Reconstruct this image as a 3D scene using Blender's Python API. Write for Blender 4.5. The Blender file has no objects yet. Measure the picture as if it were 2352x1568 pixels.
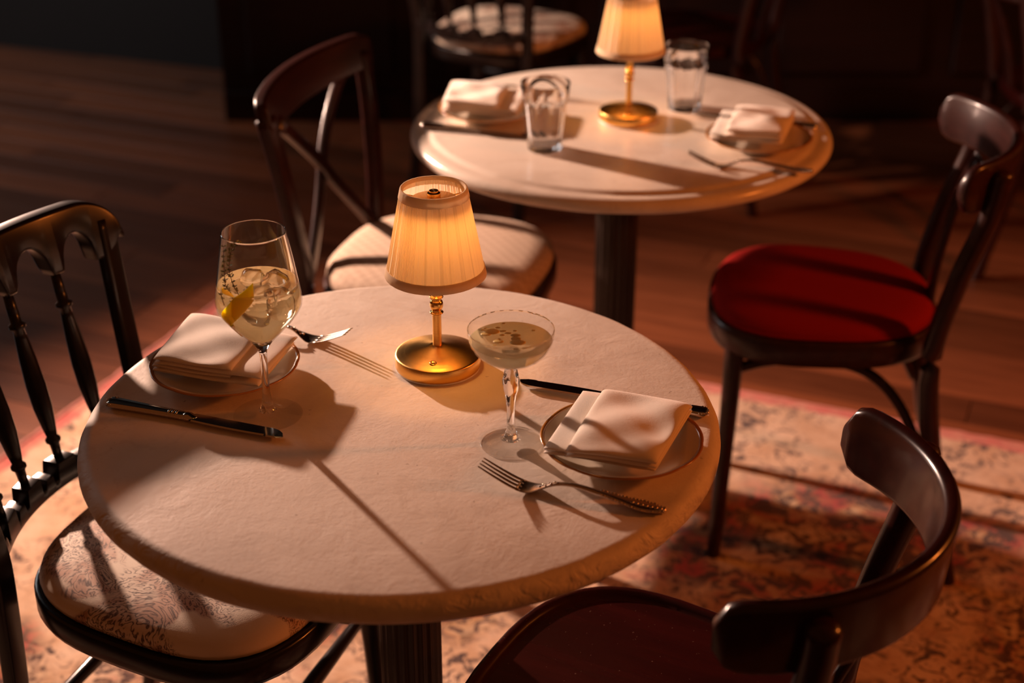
import bpy, bmesh, math, random
from mathutils import Vector, Matrix, Euler
random.seed(7)
PI = math.pi
R = math.radians
S = bpy.context.scene
COL = S.collection

# ------------------------------------------------------------------ camera
cam_d = bpy.data.cameras.new('camera')
cam = bpy.data.objects.new('camera', cam_d)
COL.objects.link(cam)
cam.location = (0.1297, -1.5726, 1.6346)
cam.rotation_euler = (PI / 2 - 0.465939, 0, 0)
cam_d.sensor_width = 36.0
cam_d.lens = 53.53
cam_d.clip_start = 0.02
cam_d.dof.use_dof = True
cam_d.dof.focus_distance = 1.80
cam_d.dof.aperture_fstop = 2.9
S.camera = cam

# ------------------------------------------------------------------ world, exposure
w = bpy.data.worlds.new('dim_room_air')
S.world = w
w.use_nodes = True
bg = w.node_tree.nodes['Background']
bg.inputs['Color'].default_value = (1.0, 0.27, 0.065, 1)
bg.inputs['Strength'].default_value = 0.095
S.view_settings.view_transform = 'Standard'
S.view_settings.look = 'None'
S.view_settings.exposure = 0.0
S.view_settings.gamma = 1.0
S.view_settings.use_curve_mapping = False
S.cycles.max_bounces = 16
S.cycles.transmission_bounces = 14
S.cycles.transparent_max_bounces = 12
S.cycles.sample_clamp_indirect = 6.0

# ------------------------------------------------------------------ main lights
def light(name, kind, loc, energy, color, target=None, **kw):
    d = bpy.data.lights.new(name, kind)
    d.energy = energy
    d.color = color
    for k, v in kw.items():
        setattr(d, k, v)
    o = bpy.data.objects.new(name, d)
    COL.objects.link(o)
    o.location = loc
    if target is not None:
        o.rotation_euler = (Vector(target) - Vector(loc)).to_track_quat('-Z', 'Y').to_euler()
    return o

KEY = (-1.43, 1.95, 1.32)  # unseen spotlight, its place assumed from the shadows on the tables
light('low_warm_spotlight', 'SPOT', KEY, 580, (1.0, 0.63, 0.475), target=(0.60, 0.45, 0.40),
      spot_size=R(104), spot_blend=1.0, shadow_soft_size=0.03)
light('added_back_chair_spot', 'SPOT', (KEY[0], KEY[1], KEY[2] + 0.12), 230, (1.0, 0.63, 0.475), target=(0.12, 2.72, 0.48),
      spot_size=R(24), spot_blend=0.6, shadow_soft_size=0.03)  # added narrow beam from above the key, only to brighten the back chair
light('assumed_amber_fill', 'POINT', (2.35, 0.15, 1.55), 80, (1.0, 0.215, 0.030), shadow_soft_size=0.10)  # added to turn the shaded rims orange; source assumed, no fixture built
light('assumed_cool_fill', 'AREA', (-3.4, 3.2, 1.9), 30, (0.92, 0.95, 0.97), target=(-1.2, 3.0, 0.0),  # added cool light for the left floor; source assumed, no window built
      shape='RECTANGLE', size=1.2, size_y=1.6)

# ------------------------------------------------------------------ materials
def new_mat(name):
    m = bpy.data.materials.new(name)
    m.use_nodes = True
    nt = m.node_tree
    return m, nt, nt.nodes['Principled BSDF']

def simple(name, col, rough=0.5, metal=0.0, **kw):
    m, nt, p = new_mat(name)
    p.inputs['Base Color'].default_value = (*col, 1)
    p.inputs['Roughness'].default_value = rough
    p.inputs['Metallic'].default_value = metal
    for k, v in kw.items():
        p.inputs[k.replace('_', ' ')].default_value = v
    return m

def N(nt, typ, **kw):
    n = nt.nodes.new(typ)
    for k, v in kw.items():
        if k.startswith('i_'):
            n.inputs[k[2:].replace('_', ' ')].default_value = v
        else:
            setattr(n, k, v)
    return n

def L(nt, a, b):
    nt.links.new(a, b)

def ramp(nt, src, stops, interp='LINEAR'):
    r = nt.nodes.new('ShaderNodeValToRGB')
    r.color_ramp.interpolation = interp
    e = r.color_ramp.elements
    while len(e) < len(stops):
        e.new(0.5)
    for i, (pos, c) in enumerate(stops):
        e[i].position = pos
        e[i].color = (*c, 1) if len(c) == 3 else c
    L(nt, src, r.inputs['Fac'])
    return r.outputs['Color']

def mix(nt, fac, a, b, mode='MIX'):
    m = nt.nodes.new('ShaderNodeMix')
    m.data_type = 'RGBA'
    m.blend_type = mode
    for v, idx in ((fac, 0), (a, 6), (b, 7)):
        if isinstance(v, (int, float)):
            m.inputs[idx].default_value = v
        elif isinstance(v, tuple):
            m.inputs[idx].default_value = (*v, 1)
        else:
            L(nt, v, m.inputs[idx])
    return m.outputs[2]

def coords(nt, scale=(1, 1, 1), rot=(0, 0, 0)):
    tc = nt.nodes.new('ShaderNodeTexCoord')
    mp = nt.nodes.new('ShaderNodeMapping')
    mp.inputs['Scale'].default_value = scale
    mp.inputs['Rotation'].default_value = rot
    L(nt, tc.outputs['Object'], mp.inputs['Vector'])
    return mp.outputs['Vector']

def noise(nt, vec, scale, detail=4, rough=0.55, dist=0.0):
    n = N(nt, 'ShaderNodeTexNoise', i_Scale=scale, i_Detail=detail, i_Roughness=rough, i_Distortion=dist)
    L(nt, vec, n.inputs['Vector'])
    return n.outputs['Fac']

def bump(nt, p, h, strength, dist=0.002):
    b = N(nt, 'ShaderNodeBump', i_Strength=strength, i_Distance=dist)
    L(nt, h, b.inputs['Height'])
    L(nt, b.outputs['Normal'], p.inputs['Normal'])
    return b

def stone_material(name, rough, chisel):
    m, nt, p = new_mat(name)
    v = coords(nt)
    c1 = ramp(nt, noise(nt, v, 5.0, 6, 0.6, 0.6), [(0.30, (0.60, 0.50, 0.41)), (0.5, (0.74, 0.64, 0.54)), (0.72, (0.81, 0.72, 0.62))])
    vein = noise(nt, v, 3.2, 8, 0.62, 1.6)
    vm = ramp(nt, vein, [(0.485, (0, 0, 0)), (0.50, (1, 1, 1)), (0.515, (0, 0, 0))])
    c2 = mix(nt, 0.16, c1, (0.42, 0.28, 0.18))
    mm = N(nt, 'ShaderNodeMath', operation='MULTIPLY')
    L(nt, vm, mm.inputs[0]); mm.inputs[1].default_value = 0.16
    c3 = mix(nt, mm.outputs[0], c1, (0.45, 0.31, 0.20))
    stain = ramp(nt, noise(nt, v, 9, 5, 0.7, 0.5), [(0.60, (0, 0, 0)), (0.75, (1, 1, 1))])
    ms = N(nt, 'ShaderNodeMath', operation='MULTIPLY')
    L(nt, stain, ms.inputs[0]); ms.inputs[1].default_value = 0.30
    c4 = mix(nt, ms.outputs[0], c3, (0.46, 0.36, 0.28))
    pit = ramp(nt, noise(nt, v, 130, 2, 0.5), [(0.735, (0, 0, 0)), (0.78, (1, 1, 1))])
    mp_ = N(nt, 'ShaderNodeMath', operation='MULTIPLY')
    L(nt, pit, mp_.inputs[0]); mp_.inputs[1].default_value = 0.5
    c5 = mix(nt, mp_.outputs[0], c4, (0.26, 0.17, 0.11))
    L(nt, c5, p.inputs['Base Color'])
    p.inputs['Roughness'].default_value = rough
    p.inputs['Specular IOR Level'].default_value = 0.35
    hn0 = noise(nt, v, 24, 9, 0.60, 0.5)
    big = ramp(nt, noise(nt, v, 4.0, 2, 0.5), [(0.40, (0.25, 0.25, 0.25)), (0.62, (1, 1, 1))])
    hm = N(nt, 'ShaderNodeMath', operation='MULTIPLY')
    L(nt, hn0, hm.inputs[0]); L(nt, big, hm.inputs[1])
    hn = hm.outputs[0]
    h2 = noise(nt, v, 190, 3, 0.6)
    ha = N(nt, 'ShaderNodeMath', operation='MULTIPLY_ADD')
    L(nt, h2, ha.inputs[0]); ha.inputs[1].default_value = 0.25; L(nt, hn, ha.inputs[2])
    b1 = bump(nt, p, ha.outputs[0], chisel, 0.0035)
    if chisel > 0.3:
        # the rounded edge is left rough from the chisel
        ge = nt.nodes.new('ShaderNodeNewGeometry')
        sx = nt.nodes.new('ShaderNodeSeparateXYZ'); L(nt, ge.outputs['Normal'], sx.inputs[0])
        mk = N(nt, 'ShaderNodeMapRange'); L(nt, sx.outputs['Z'], mk.inputs['Value'])
        mk.inputs['From Min'].default_value = 0.97; mk.inputs['From Max'].default_value = 0.6
        vo = N(nt, 'ShaderNodeTexVoronoi', feature='SMOOTH_F1', i_Scale=42.0)
        wv_ = noise(nt, v, 30, 3, 0.6, 1.0)
        va = N(nt, 'ShaderNodeVectorMath', operation='MULTIPLY_ADD')
        L(nt, v, va.inputs[0]); va.inputs[1].default_value = (1, 1, 1.6)
        cmb = nt.nodes.new('ShaderNodeCombineXYZ')
        for q_ in range(3): L(nt, wv_, cmb.inputs[q_])
        sc_ = N(nt, 'ShaderNodeVectorMath', operation='SCALE'); L(nt, cmb.outputs[0], sc_.inputs[0]); sc_.inputs['Scale'].default_value = 0.05
        L(nt, sc_.outputs[0], va.inputs[2]); L(nt, va.outputs[0], vo.inputs['Vector'])
        mu = N(nt, 'ShaderNodeMath', operation='MULTIPLY'); L(nt, vo.outputs['Distance'], mu.inputs[0]); L(nt, mk.outputs['Result'], mu.inputs[1])
        b2 = N(nt, 'ShaderNodeBump', i_Strength=0.6, i_Distance=0.006)
        L(nt, mu.outputs[0], b2.inputs['Height']); L(nt, b1.outputs['Normal'], b2.inputs['Normal'])
        L(nt, b2.outputs['Normal'], p.inputs['Normal'])
    return m

def wood_material(name, dark, lightc, rough, scale=(2.5, 30, 30), coat=0.35, per_object=0.0, bumps=0.05):
    m, nt, p = new_mat(name)
    v = coords(nt, scale)
    g = noise(nt, v, 1.0, 6, 0.62, 1.2)
    c = ramp(nt, g, [(0.30, dark), (0.72, lightc)])
    if per_object:
        oi = nt.nodes.new('ShaderNodeObjectInfo')
        mr = N(nt, 'ShaderNodeMapRange')
        L(nt, oi.outputs['Random'], mr.inputs['Value'])
        mr.inputs['To Min'].default_value = 1 - per_object
        mr.inputs['To Max'].default_value = 1 + per_object
        hs = nt.nodes.new('ShaderNodeHueSaturation')
        L(nt, c, hs.inputs['Color'])
        L(nt, mr.outputs['Result'], hs.inputs['Value'])
        c = hs.outputs['Color']
    L(nt, c, p.inputs['Base Color'])
    p.inputs['Roughness'].default_value = rough
    p.inputs['Coat Weight'].default_value = coat
    p.inputs['Coat Roughness'].default_value = 0.12
    p.inputs['Specular IOR Level'].default_value = 0.25
    bump(nt, p, g, bumps, 0.002)
    return m

M = {}
M['stone'] = stone_material('honed_quartzite', 0.58, 0.34)
M['stone_smooth'] = stone_material('polished_quartzite', 0.22, 0.10)
M['mahogany'] = wood_material('dark_mahogany', (0.014, 0.0030, 0.0022), (0.030, 0.0058, 0.0040), 0.27, coat=0.2)
M['ebonised'] = wood_material('ebonised_wood', (0.006, 0.0040, 0.0035), (0.012, 0.0065, 0.005), 0.28, coat=0.2)
M['redwood'] = wood_material('reddish_dark_wood', (0.016, 0.0045, 0.0035), (0.036, 0.009, 0.007), 0.33, coat=0.2)
M['plank'] = wood_material('brown_floorboards', (0.100, 0.030, 0.012), (0.200, 0.064, 0.026), 0.42, scale=(1.6, 16, 16), coat=0.15, per_object=0.40, bumps=0.12)
M['subfloor'] = simple('dark_subfloor', (0.02, 0.008, 0.005), 0.7)
M['wall'] = simple('near_black_paint', (0.0045, 0.0042, 0.0045), 0.6)
M['panel'] = wood_material('very_dark_red_panelling', (0.006, 0.0018, 0.0015), (0.012, 0.003, 0.0025), 0.5, coat=0.0)
M['iron'] = simple('blackened_cast_iron', (0.030, 0.019, 0.014), 0.38, 0.35)

# brass
def brass_material(name, rough, brushed=0.0, col=(0.80, 0.47, 0.13)):
    m, nt, p = new_mat(name)
    p.inputs['Base Color'].default_value = (*col, 1)
    p.inputs['Metallic'].default_value = 1.0
    p.inputs['Roughness'].default_value = rough
    if brushed:
        # circular brushing: grooves follow rings round the vertical axis
        tc = nt.nodes.new('ShaderNodeTexCoord')
        sp = nt.nodes.new('ShaderNodeSeparateXYZ')
        L(nt, tc.outputs['Object'], sp.inputs[0])
        ln = N(nt, 'ShaderNodeVectorMath', operation='LENGTH')
        cb = nt.nodes.new('ShaderNodeCombineXYZ')
        L(nt, sp.outputs['X'], cb.inputs[0]); L(nt, sp.outputs['Y'], cb.inputs[1])
        L(nt, cb.outputs[0], ln.inputs[0])
        cb2 = nt.nodes.new('ShaderNodeCombineXYZ')
        L(nt, ln.outputs['Value'], cb2.inputs[0])
        L(nt, sp.outputs['Z'], cb2.inputs[1])
        h = noise(nt, cb2.outputs[0], 2600, 2, 0.6)
        bump(nt, p, h, brushed, 0.0004)
        p.inputs['Anisotropic'].default_value = 0.75
        tg = N(nt, 'ShaderNodeTangent', direction_type='RADIAL', axis='Z')
        L(nt, tg.outputs[0], p.inputs['Tangent'])
    return m
M['brass'] = brass_material('brushed_brass', 0.26, 0.22)
M['brass_polished'] = brass_material('polished_brass', 0.13)
M['steel'] = simple('polished_cutlery_steel', (0.62, 0.55, 0.48), 0.13, 1.0)
M['steel_old'] = simple('worn_cutlery_steel', (0.55, 0.45, 0.37), 0.24, 1.0)
M['white_plastic'] = simple('white_lamp_foot', (0.75, 0.72, 0.68), 0.35)

# lamp shade: thin pleated fabric, lets light through
def shade_material(name, col, trans, stripes):
    m, nt, p = new_mat(name)
    out = nt.nodes['Material Output']
    nt.nodes.remove(p)
    dif = nt.nodes.new('ShaderNodeBsdfDiffuse')
    tr = nt.nodes.new('ShaderNodeBsdfTranslucent')
    mx = nt.nodes.new('ShaderNodeMixShader')
    mx.inputs[0].default_value = trans
    tc = nt.nodes.new('ShaderNodeTexCoord')
    sp = nt.nodes.new('ShaderNodeSeparateXYZ')
    L(nt, tc.outputs['Object'], sp.inputs[0])
    at = N(nt, 'ShaderNodeMath', operation='ARCTAN2')
    L(nt, sp.outputs['Y'], at.inputs[0]); L(nt, sp.outputs['X'], at.inputs[1])
    cb = nt.nodes.new('ShaderNodeCombineXYZ')
    L(nt, at.outputs[0], cb.inputs[0])
    n1 = noise(nt, cb.outputs[0], 9.0, 5, 0.75)
    tint = ramp(nt, n1, [(0.34, tuple(c * (0.62 if stripes else 0.95) for c in col)), (0.47, col), (0.75, col)])
    L(nt, tint, dif.inputs['Color'])
    L(nt, tint, tr.inputs['Color'])
    L(nt, dif.outputs[0], mx.inputs[1]); L(nt, tr.outputs[0], mx.inputs[2])
    L(nt, mx.outputs[0], out.inputs['Surface'])
    return m
M['shade'] = shade_material('cream_pleated_fabric', (0.86, 0.74, 0.56), 0.38, True)
M['shade_trim'] = shade_material('cream_binding_tape', (0.82, 0.66, 0.46), 0.36, False)

def glass_material(name, ior=1.46, col=(1, 1, 1), rough=0.0, clear=0.0, glow=0.0, glow_col=(1, 1, 1), clear_col=None):
    """dielectric; 'clear' is the share that passes straight through, 'glow' the share scattered by haze or bubbles"""
    m, nt, p = new_mat(name)
    p.inputs['Base Color'].default_value = (*col, 1)
    p.inputs['Roughness'].default_value = rough
    p.inputs['IOR'].default_value = ior
    p.inputs['Transmission Weight'].default_value = 1.0
    out = nt.nodes['Material Output']
    sh = p.outputs[0]
    if glow:
        tr = nt.nodes.new('ShaderNodeBsdfTranslucent'); tr.inputs['Color'].default_value = (*glow_col, 1)
        mx = nt.nodes.new('ShaderNodeMixShader'); mx.inputs[0].default_value = glow
        L(nt, sh, mx.inputs[1]); L(nt, tr.outputs[0], mx.inputs[2]); sh = mx.outputs[0]
    if clear:
        tp = nt.nodes.new('ShaderNodeBsdfTransparent'); tp.inputs['Color'].default_value = (*(clear_col or col), 1)
        mx = nt.nodes.new('ShaderNodeMixShader'); mx.inputs[0].default_value = clear
        L(nt, sh, mx.inputs[1]); L(nt, tp.outputs[0], mx.inputs[2]); sh = mx.outputs[0]
    L(nt, sh, out.inputs['Surface'])
    return m
def thin_glass(name):
    """blown glass about a millimetre thick: passes light straight, mirrors it at grazing angles"""
    m, nt, p = new_mat(name)
    nt.nodes.remove(p)
    lw = nt.nodes.new('ShaderNodeLayerWeight'); lw.inputs['Blend'].default_value = 0.5
    pw = N(nt, 'ShaderNodeMath', operation='POWER'); L(nt, lw.outputs['Facing'], pw.inputs[0]); pw.inputs[1].default_value = 6.0
    ma = N(nt, 'ShaderNodeMath', operation='MULTIPLY_ADD'); L(nt, pw.outputs[0], ma.inputs[0]); ma.inputs[1].default_value = 0.70; ma.inputs[2].default_value = 0.035
    tp = nt.nodes.new('ShaderNodeBsdfTransparent'); tp.inputs['Color'].default_value = (0.975, 0.97, 0.96, 1)
    gl = nt.nodes.new('ShaderNodeBsdfGlossy'); gl.inputs['Roughness'].default_value = 0.01
    mx = nt.nodes.new('ShaderNodeMixShader')
    L(nt, ma.outputs[0], mx.inputs[0]); L(nt, tp.outputs[0], mx.inputs[1]); L(nt, gl.outputs[0], mx.inputs[2])
    L(nt, mx.outputs[0], nt.nodes['Material Output'].inputs['Surface'])
    return m
M['glass'] = glass_material('clear_glass', 1.46)
M['glass_thin'] = thin_glass('thin_clear_glass')
M['drink'] = glass_material('pale_gold_drink', 1.33, (0.97, 0.87, 0.64), 0.0, glow=0.22, glow_col=(1.0, 0.78, 0.44))
M['drink_cloudy'] = glass_material('cloudy_pale_cocktail', 1.33, (0.95, 0.91, 0.74), 0.0, glow=0.36, glow_col=(0.86, 0.78, 0.54))
M['ice'] = glass_material('clear_ice', 1.22, (0.99, 0.98, 0.97), 0.0)
M['oil'] = simple('citrus_oil', (0.88, 0.68, 0.26), 0.3)
M['porcelain'] = simple('cream_porcelain', (0.80, 0.70, 0.56), 0.18, 0.0, Coat_Weight=0.5)
M['gilt'] = simple('ochre_glazed_rim', (0.42, 0.17, 0.035), 0.22, 0.0, Coat_Weight=0.6)
M['peel'] = simple('lemon_peel', (1.0, 0.60, 0.02), 0.40, 0.0, Subsurface_Weight=0.8, Subsurface_Radius=(1.0, 0.6, 0.1), Subsurface_Scale=0.012)
M['thyme'] = simple('thyme_leaf', (0.20, 0.20, 0.06), 0.5)
M['thyme_stem'] = simple('thyme_stem', (0.20, 0.10, 0.045), 0.6)

def cloth_material(name, col, scale, strength, sheen=0.3):
    m, nt, p = new_mat(name)
    v = coords(nt)
    n = noise(nt, v, scale, 3, 0.6)
    c = ramp(nt, n, [(0.3, tuple(x * 0.93 for x in col)), (0.7, col)])
    L(nt, c, p.inputs['Base Color'])
    p.inputs['Roughness'].default_value = 0.9
    p.inputs['Sheen Weight'].default_value = sheen
    p.inputs['Specular IOR Level'].default_value = 0.15
    bump(nt, p, n, strength, 0.0008)
    return m
M['linen'] = cloth_material('blush_linen', (0.84, 0.74, 0.63), 900, 0.35)
M['velvet'] = cloth_material('red_velvet', (0.24, 0.0040, 0.0015), 700, 0.25, 0.0)

def check_material():
    m, nt, p = new_mat('beige_checked_tweed')
    v = coords(nt)
    ck = N(nt, 'ShaderNodeTexChecker', i_Scale=75.0)
    L(nt, v, ck.inputs['Vector'])
    n = noise(nt, v, 420, 3, 0.6)
    c1 = mix(nt, ck.outputs['Fac'], (0.50, 0.37, 0.27), (0.33, 0.23, 0.16))
    c2 = mix(nt, n, c1, (0.44, 0.32, 0.23))
    L(nt, c2, p.inputs['Base Color'])
    p.inputs['Roughness'].default_value = 0.9
    bump(nt, p, n, 0.4, 0.001)
    return m
M['check'] = check_material()

def floral_material(name='cream_toile_with_brown_flowers'):
    m, nt, p = new_mat(name)
    v = coords(nt)
    w1 = noise(nt, v, 7.5, 4, 0.52, 2.8)
    st = [(0.0, (0, 0, 0))]
    for k in range(9):
        c0_ = 0.27 + 0.06 * k
        st += [(c0_ - 0.016, (0, 0, 0)), (c0_, (1, 1, 1)), (c0_ + 0.016, (0, 0, 0))]
    lines = ramp(nt, w1, st)
    zone = ramp(nt, noise(nt, v, 6.0, 3, 0.5, 0.8), [(0.47, (0, 0, 0)), (0.51, (1, 1, 1))])
    f = mix(nt, 1.0, lines, zone, 'MULTIPLY')
    tint = ramp(nt, noise(nt, v, 16, 3, 0.5, 1.0), [(0.45, (0.74, 0.62, 0.50)), (0.60, (0.50, 0.30, 0.21))])
    petals = mix(nt, zone, (0.76, 0.65, 0.52), tint)
    c = mix(nt, f, petals, (0.055, 0.020, 0.012))
    L(nt, c, p.inputs['Base Color'])
    p.inputs['Roughness'].default_value = 0.75
    n = noise(nt, v, 800, 2, 0.5)
    bump(nt, p, n, 0.25, 0.0006)
    return m
M['floral'] = floral_material()

RUG_L, RUG_W = 3.1, 2.35
def rug_material():
    m, nt, p = new_mat('faded_oriental_rug')
    tc = nt.nodes.new('ShaderNodeTexCoord')
    v = tc.outputs['Object']
    sp = nt.nodes.new('ShaderNodeSeparateXYZ')
    L(nt, v, sp.inputs[0])
    def mth(op, a, b=None):
        n = N(nt, 'ShaderNodeMath', operation=op)
        for i, q in enumerate((a, b)):
            if q is None: continue
            if isinstance(q, (int, float)): n.inputs[i].default_value = q
            else: L(nt, q, n.inputs[i])
        return n.outputs[0]
    x, y = sp.outputs['X'], sp.outputs['Y']
    d = mth('MINIMUM', mth('MINIMUM', x, mth('SUBTRACT', RUG_L, x)), mth('MINIMUM', mth('MULTIPLY', y, -1.0), mth('ADD', y, RUG_W)))
    wob = mth('MULTIPLY', mth('SUBTRACT', noise(nt, v, 14, 3), 0.5), 0.03)
    d = mth('ADD', d, wob)
    # sparse dark sprigs on pale ground
    sprig = ramp(nt, noise(nt, v, 26, 6, 0.68, 1.8), [(0.51, (0, 0, 0)), (0.57, (1, 1, 1))])
    sz = ramp(nt, noise(nt, v, 6, 3, 0.5), [(0.40, (0.15, 0.15, 0.15)), (0.52, (1, 1, 1))])
    sp1 = mix(nt, 1.0, sprig, sz, 'MULTIPLY')
    pale = ramp(nt, noise(nt, v, 11, 5, 0.6), [(0.35, (0.62, 0.44, 0.31)), (0.65, (0.48, 0.29, 0.17))])
    border = mix(nt, sp1, pale, (0.070, 0.040, 0.034))
    # dense field
    ground = ramp(nt, noise(nt, v, 7.5, 5, 0.6, 1.0), [(0.38, (0.30, 0.035, 0.030)), (0.46, (0.30, 0.10, 0.05)), (0.54, (0.36, 0.20, 0.09)), (0.64, (0.52, 0.37, 0.23))])
    spots = ramp(nt, noise(nt, v, 30, 4, 0.62, 1.3), [(0.48, (0, 0, 0)), (0.54, (1, 1, 1))])
    field = mix(nt, spots, ground, (0.065, 0.026, 0.018))
    # pale medallion area in the middle
    med = ramp(nt, noise(nt, v, 2.1, 2, 0.5), [(0.50, (0, 0, 0)), (0.60, (1, 1, 1))])
    mid = mix(nt, med, field, border)
    f1 = ramp(nt, d, [(0.27, (0, 0, 0)), (0.31, (1, 1, 1))])
    c = mix(nt, f1, border, mid)
    # thin red guard stripes at the edge
    e = ramp(nt, d, [(0.010, (1, 1, 1)), (0.030, (1, 1, 1)), (0.036, (0, 0, 0)), (1.0, (0, 0, 0))])
    ee = mix(nt, 1.0, e, ramp(nt, noise(nt, v, 20, 3), [(0.3, (0.5, 0.5, 0.5)), (0.6, (1, 1, 1))]), 'MULTIPLY')
    c = mix(nt, ee, c, (0.50, 0.12, 0.10))
    L(nt, c, p.inputs['Base Color'])
    p.inputs['Roughness'].default_value = 0.95
    p.inputs['Specular IOR Level'].default_value = 0.1
    p.inputs['Sheen Weight'].default_value = 0.2
    bump(nt, p, noise(nt, v, 420, 2, 0.6), 0.6, 0.003)
    return m
M['rug'] = rug_material()

# ------------------------------------------------------------------ mesh helpers
class MB:
    def __init__(self):
        self.v, self.f = [], []
    def add(self, verts, faces):
        o = len(self.v)
        self.v += [tuple(p) for p in verts]
        self.f += [tuple(i + o for i in fc) for fc in faces]
        return self
    def rings(self, rings, close=True, cap0=False, cap1=False, loop=False):
        n = len(rings[0]); vs = [p for r in rings for p in r]; fs = []
        m = len(rings)
        for i in range(m if loop else m - 1):
            a, b = i * n, ((i + 1) % m) * n
            for j in range(n if close else n - 1):
                k = (j + 1) % n
                fs.append((a + j, a + k, b + k, b + j))
        if cap0: fs.append(tuple(reversed(range(n))))
        if cap1: fs.append(tuple((m - 1) * n + j for j in range(n)))
        return self.add(vs, fs)
    def lathe(self, prof, seg=48, c=(0, 0, 0), rmod=None, loop=False):
        rs = []
        for i, (r, z) in enumerate(prof):
            ring = []
            for j in range(seg):
                a = 2 * PI * j / seg
                rr = max(r, 1e-5) * (rmod(a, i, r, z) if rmod else 1.0)
                ring.append((c[0] + rr * math.cos(a), c[1] + rr * math.sin(a), c[2] + z))
            rs.append(ring)
        return self.rings(rs, loop=loop)
    def tube(self, pts, rad, seg=14, caps=True, squash=None, up=(0, 0, 1)):
        pts = [Vector(p) for p in pts]
        n = len(pts)
        if isinstance(rad, (int, float)): rad = [rad] * n
        rs = []
        u0 = Vector(up)
        for i, p in enumerate(pts):
            t = (pts[min(i + 1, n - 1)] - pts[max(i - 1, 0)]).normalized()
            a = u0 - t * u0.dot(t)
            if a.length < 1e-4:
                a = Vector((1, 0, 0)) - t * t.x
            a.normalize()
            b = t.cross(a)
            sa, sb = (1, 1) if squash is None else squash
            rs.append([p + (a * math.cos(q) * sa + b * math.sin(q) * sb) * rad[i] for q in [2 * PI * k / seg for k in range(seg)]])
        if caps:
            t0 = (pts[0] - pts[1]).normalized(); t1 = (pts[-1] - pts[-2]).normalized()
            def capring(ring, c, t, r, k): return [c + (q - c) * k + t * r * math.sqrt(max(0, 1 - k * k)) for q in ring]
            pre = [capring(rs[0], pts[0], t0, rad[0] * 0.5, k) for k in (0.05, 0.55, 0.88)]
            post = [capring(rs[-1], pts[-1], t1, rad[-1] * 0.5, k) for k in (0.88, 0.55, 0.05)]
            rs = pre + rs + post
        return self.rings(rs, cap0=True, cap1=True)
    def sweep(self, pts, sec, up=(0, 0, 1), scale=None):
        """sec: list of (side, up) offsets; rectangular/rounded section carried along a path"""
        pts = [Vector(p) for p in pts]; n = len(pts); rs = []
        for i, p in enumerate(pts):
            t = (pts[min(i + 1, n - 1)] - pts[max(i - 1, 0)]).normalized()
            U = Vector(up); U = (U - t * U.dot(t)).normalized()
            sd = t.cross(U)
            k = scale[i] if scale else (1, 1)
            rs.append([p + sd * a * k[0] + U * b * k[1] for a, b in sec])
        return self.rings(rs, cap0=True, cap1=True)
    def box(self, x0, x1, y0, y1, z0, z1):
        return self.add([(x0, y0, z0), (x1, y0, z0), (x1, y1, z0), (x0, y1, z0), (x0, y0, z1), (x1, y0, z1), (x1, y1, z1), (x0, y1, z1)],
                        [(3, 2, 1, 0), (4, 5, 6, 7), (0, 1, 5, 4), (1, 2, 6, 5), (2, 3, 7, 6), (3, 0, 4, 7)])
    def sphere(self, c, r, sx=1, sy=1, sz=1, seg=10, rg=7):
        rs = []
        for i in range(rg + 1):
            a = PI * i / rg
            rs.append([(c[0] + sx * r * max(math.sin(a), 1e-3) * math.cos(2 * PI * j / seg), c[1] + sy * r * max(math.sin(a), 1e-3) * math.sin(2 * PI * j / seg), c[2] - sz * r * math.cos(a)) for j in range(seg)])
        return self.rings(rs)
    def mesh(self, name, mat, smooth=True, bevel=0.0):
        me = bpy.data.meshes.new(name)
        me.from_pydata(self.v, [], self.f)
        bm = bmesh.new(); bm.from_mesh(me)
        bmesh.ops.remove_doubles(bm, verts=bm.verts, dist=1e-6)
        if bevel:
            bmesh.ops.bevel(bm, geom=[e for e in bm.edges if len(e.link_faces) == 2 and e.calc_face_angle(0) > 0.6], offset=bevel, segments=3, affect='EDGES', profile=0.6)
        bmesh.ops.recalc_face_normals(bm, faces=bm.faces)
        bm.to_mesh(me); bm.free()
        me.materials.append(mat)
        if smooth:
            for q in me.polygons: q.use_smooth = True
        return me
    def build(self, name, mat, parent=None, smooth=True, bevel=0.0, sharp=None, sub=0):
        me = self.mesh(name, mat, smooth, bevel)
        o = bpy.data.objects.new(name, me)
        COL.objects.link(o)
        if parent is not None: o.parent = parent
        if sub:
            s = o.modifiers.new('subdivision', 'SUBSURF'); s.levels = s.render_levels = sub
        if sharp is not None:
            me.set_sharp_from_angle(angle=R(sharp))
        return o

def tag(o, label=None, cat=None, group=None, kind=None):
    for k, v in (('label', label), ('category', cat), ('group', group), ('kind', kind)):
        if v: o[k] = v
    return o
def thing(name, label, cat, loc=(0, 0, 0), rz=0.0, group=None):
    o = bpy.data.objects.new(name, None)
    o.empty_display_size = 0.05
    COL.objects.link(o)
    o.location = loc
    o.rotation_euler = (0, 0, rz)
    return tag(o, label, cat, group)
def dup(root, label, loc, rz=None, group=None):
    def cp(o, par):
        c = o.copy(); COL.objects.link(c); c.parent = par
        for ch in list(o.children):
            cp(ch, c)
        return c
    r = cp(root, None)
    r.location = loc
    if rz is not None: r.rotation_euler = (0, 0, rz)
    r['label'] = label
    if group: r['group'] = group
    return r
def rrect(w, h, r, n=4):
    """rounded rectangle section, centred"""
    out = []
    for cx, cy, a0 in ((w - r, h - r, 0), (-w + r, h - r, PI / 2), (-w + r, -h + r, PI), (w - r, -h + r, 1.5 * PI)):
        for k in range(n + 1):
            a = a0 + PI / 2 * k / n
            out.append((cx + r * math.cos(a), cy + r * math.sin(a)))
    return out
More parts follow.
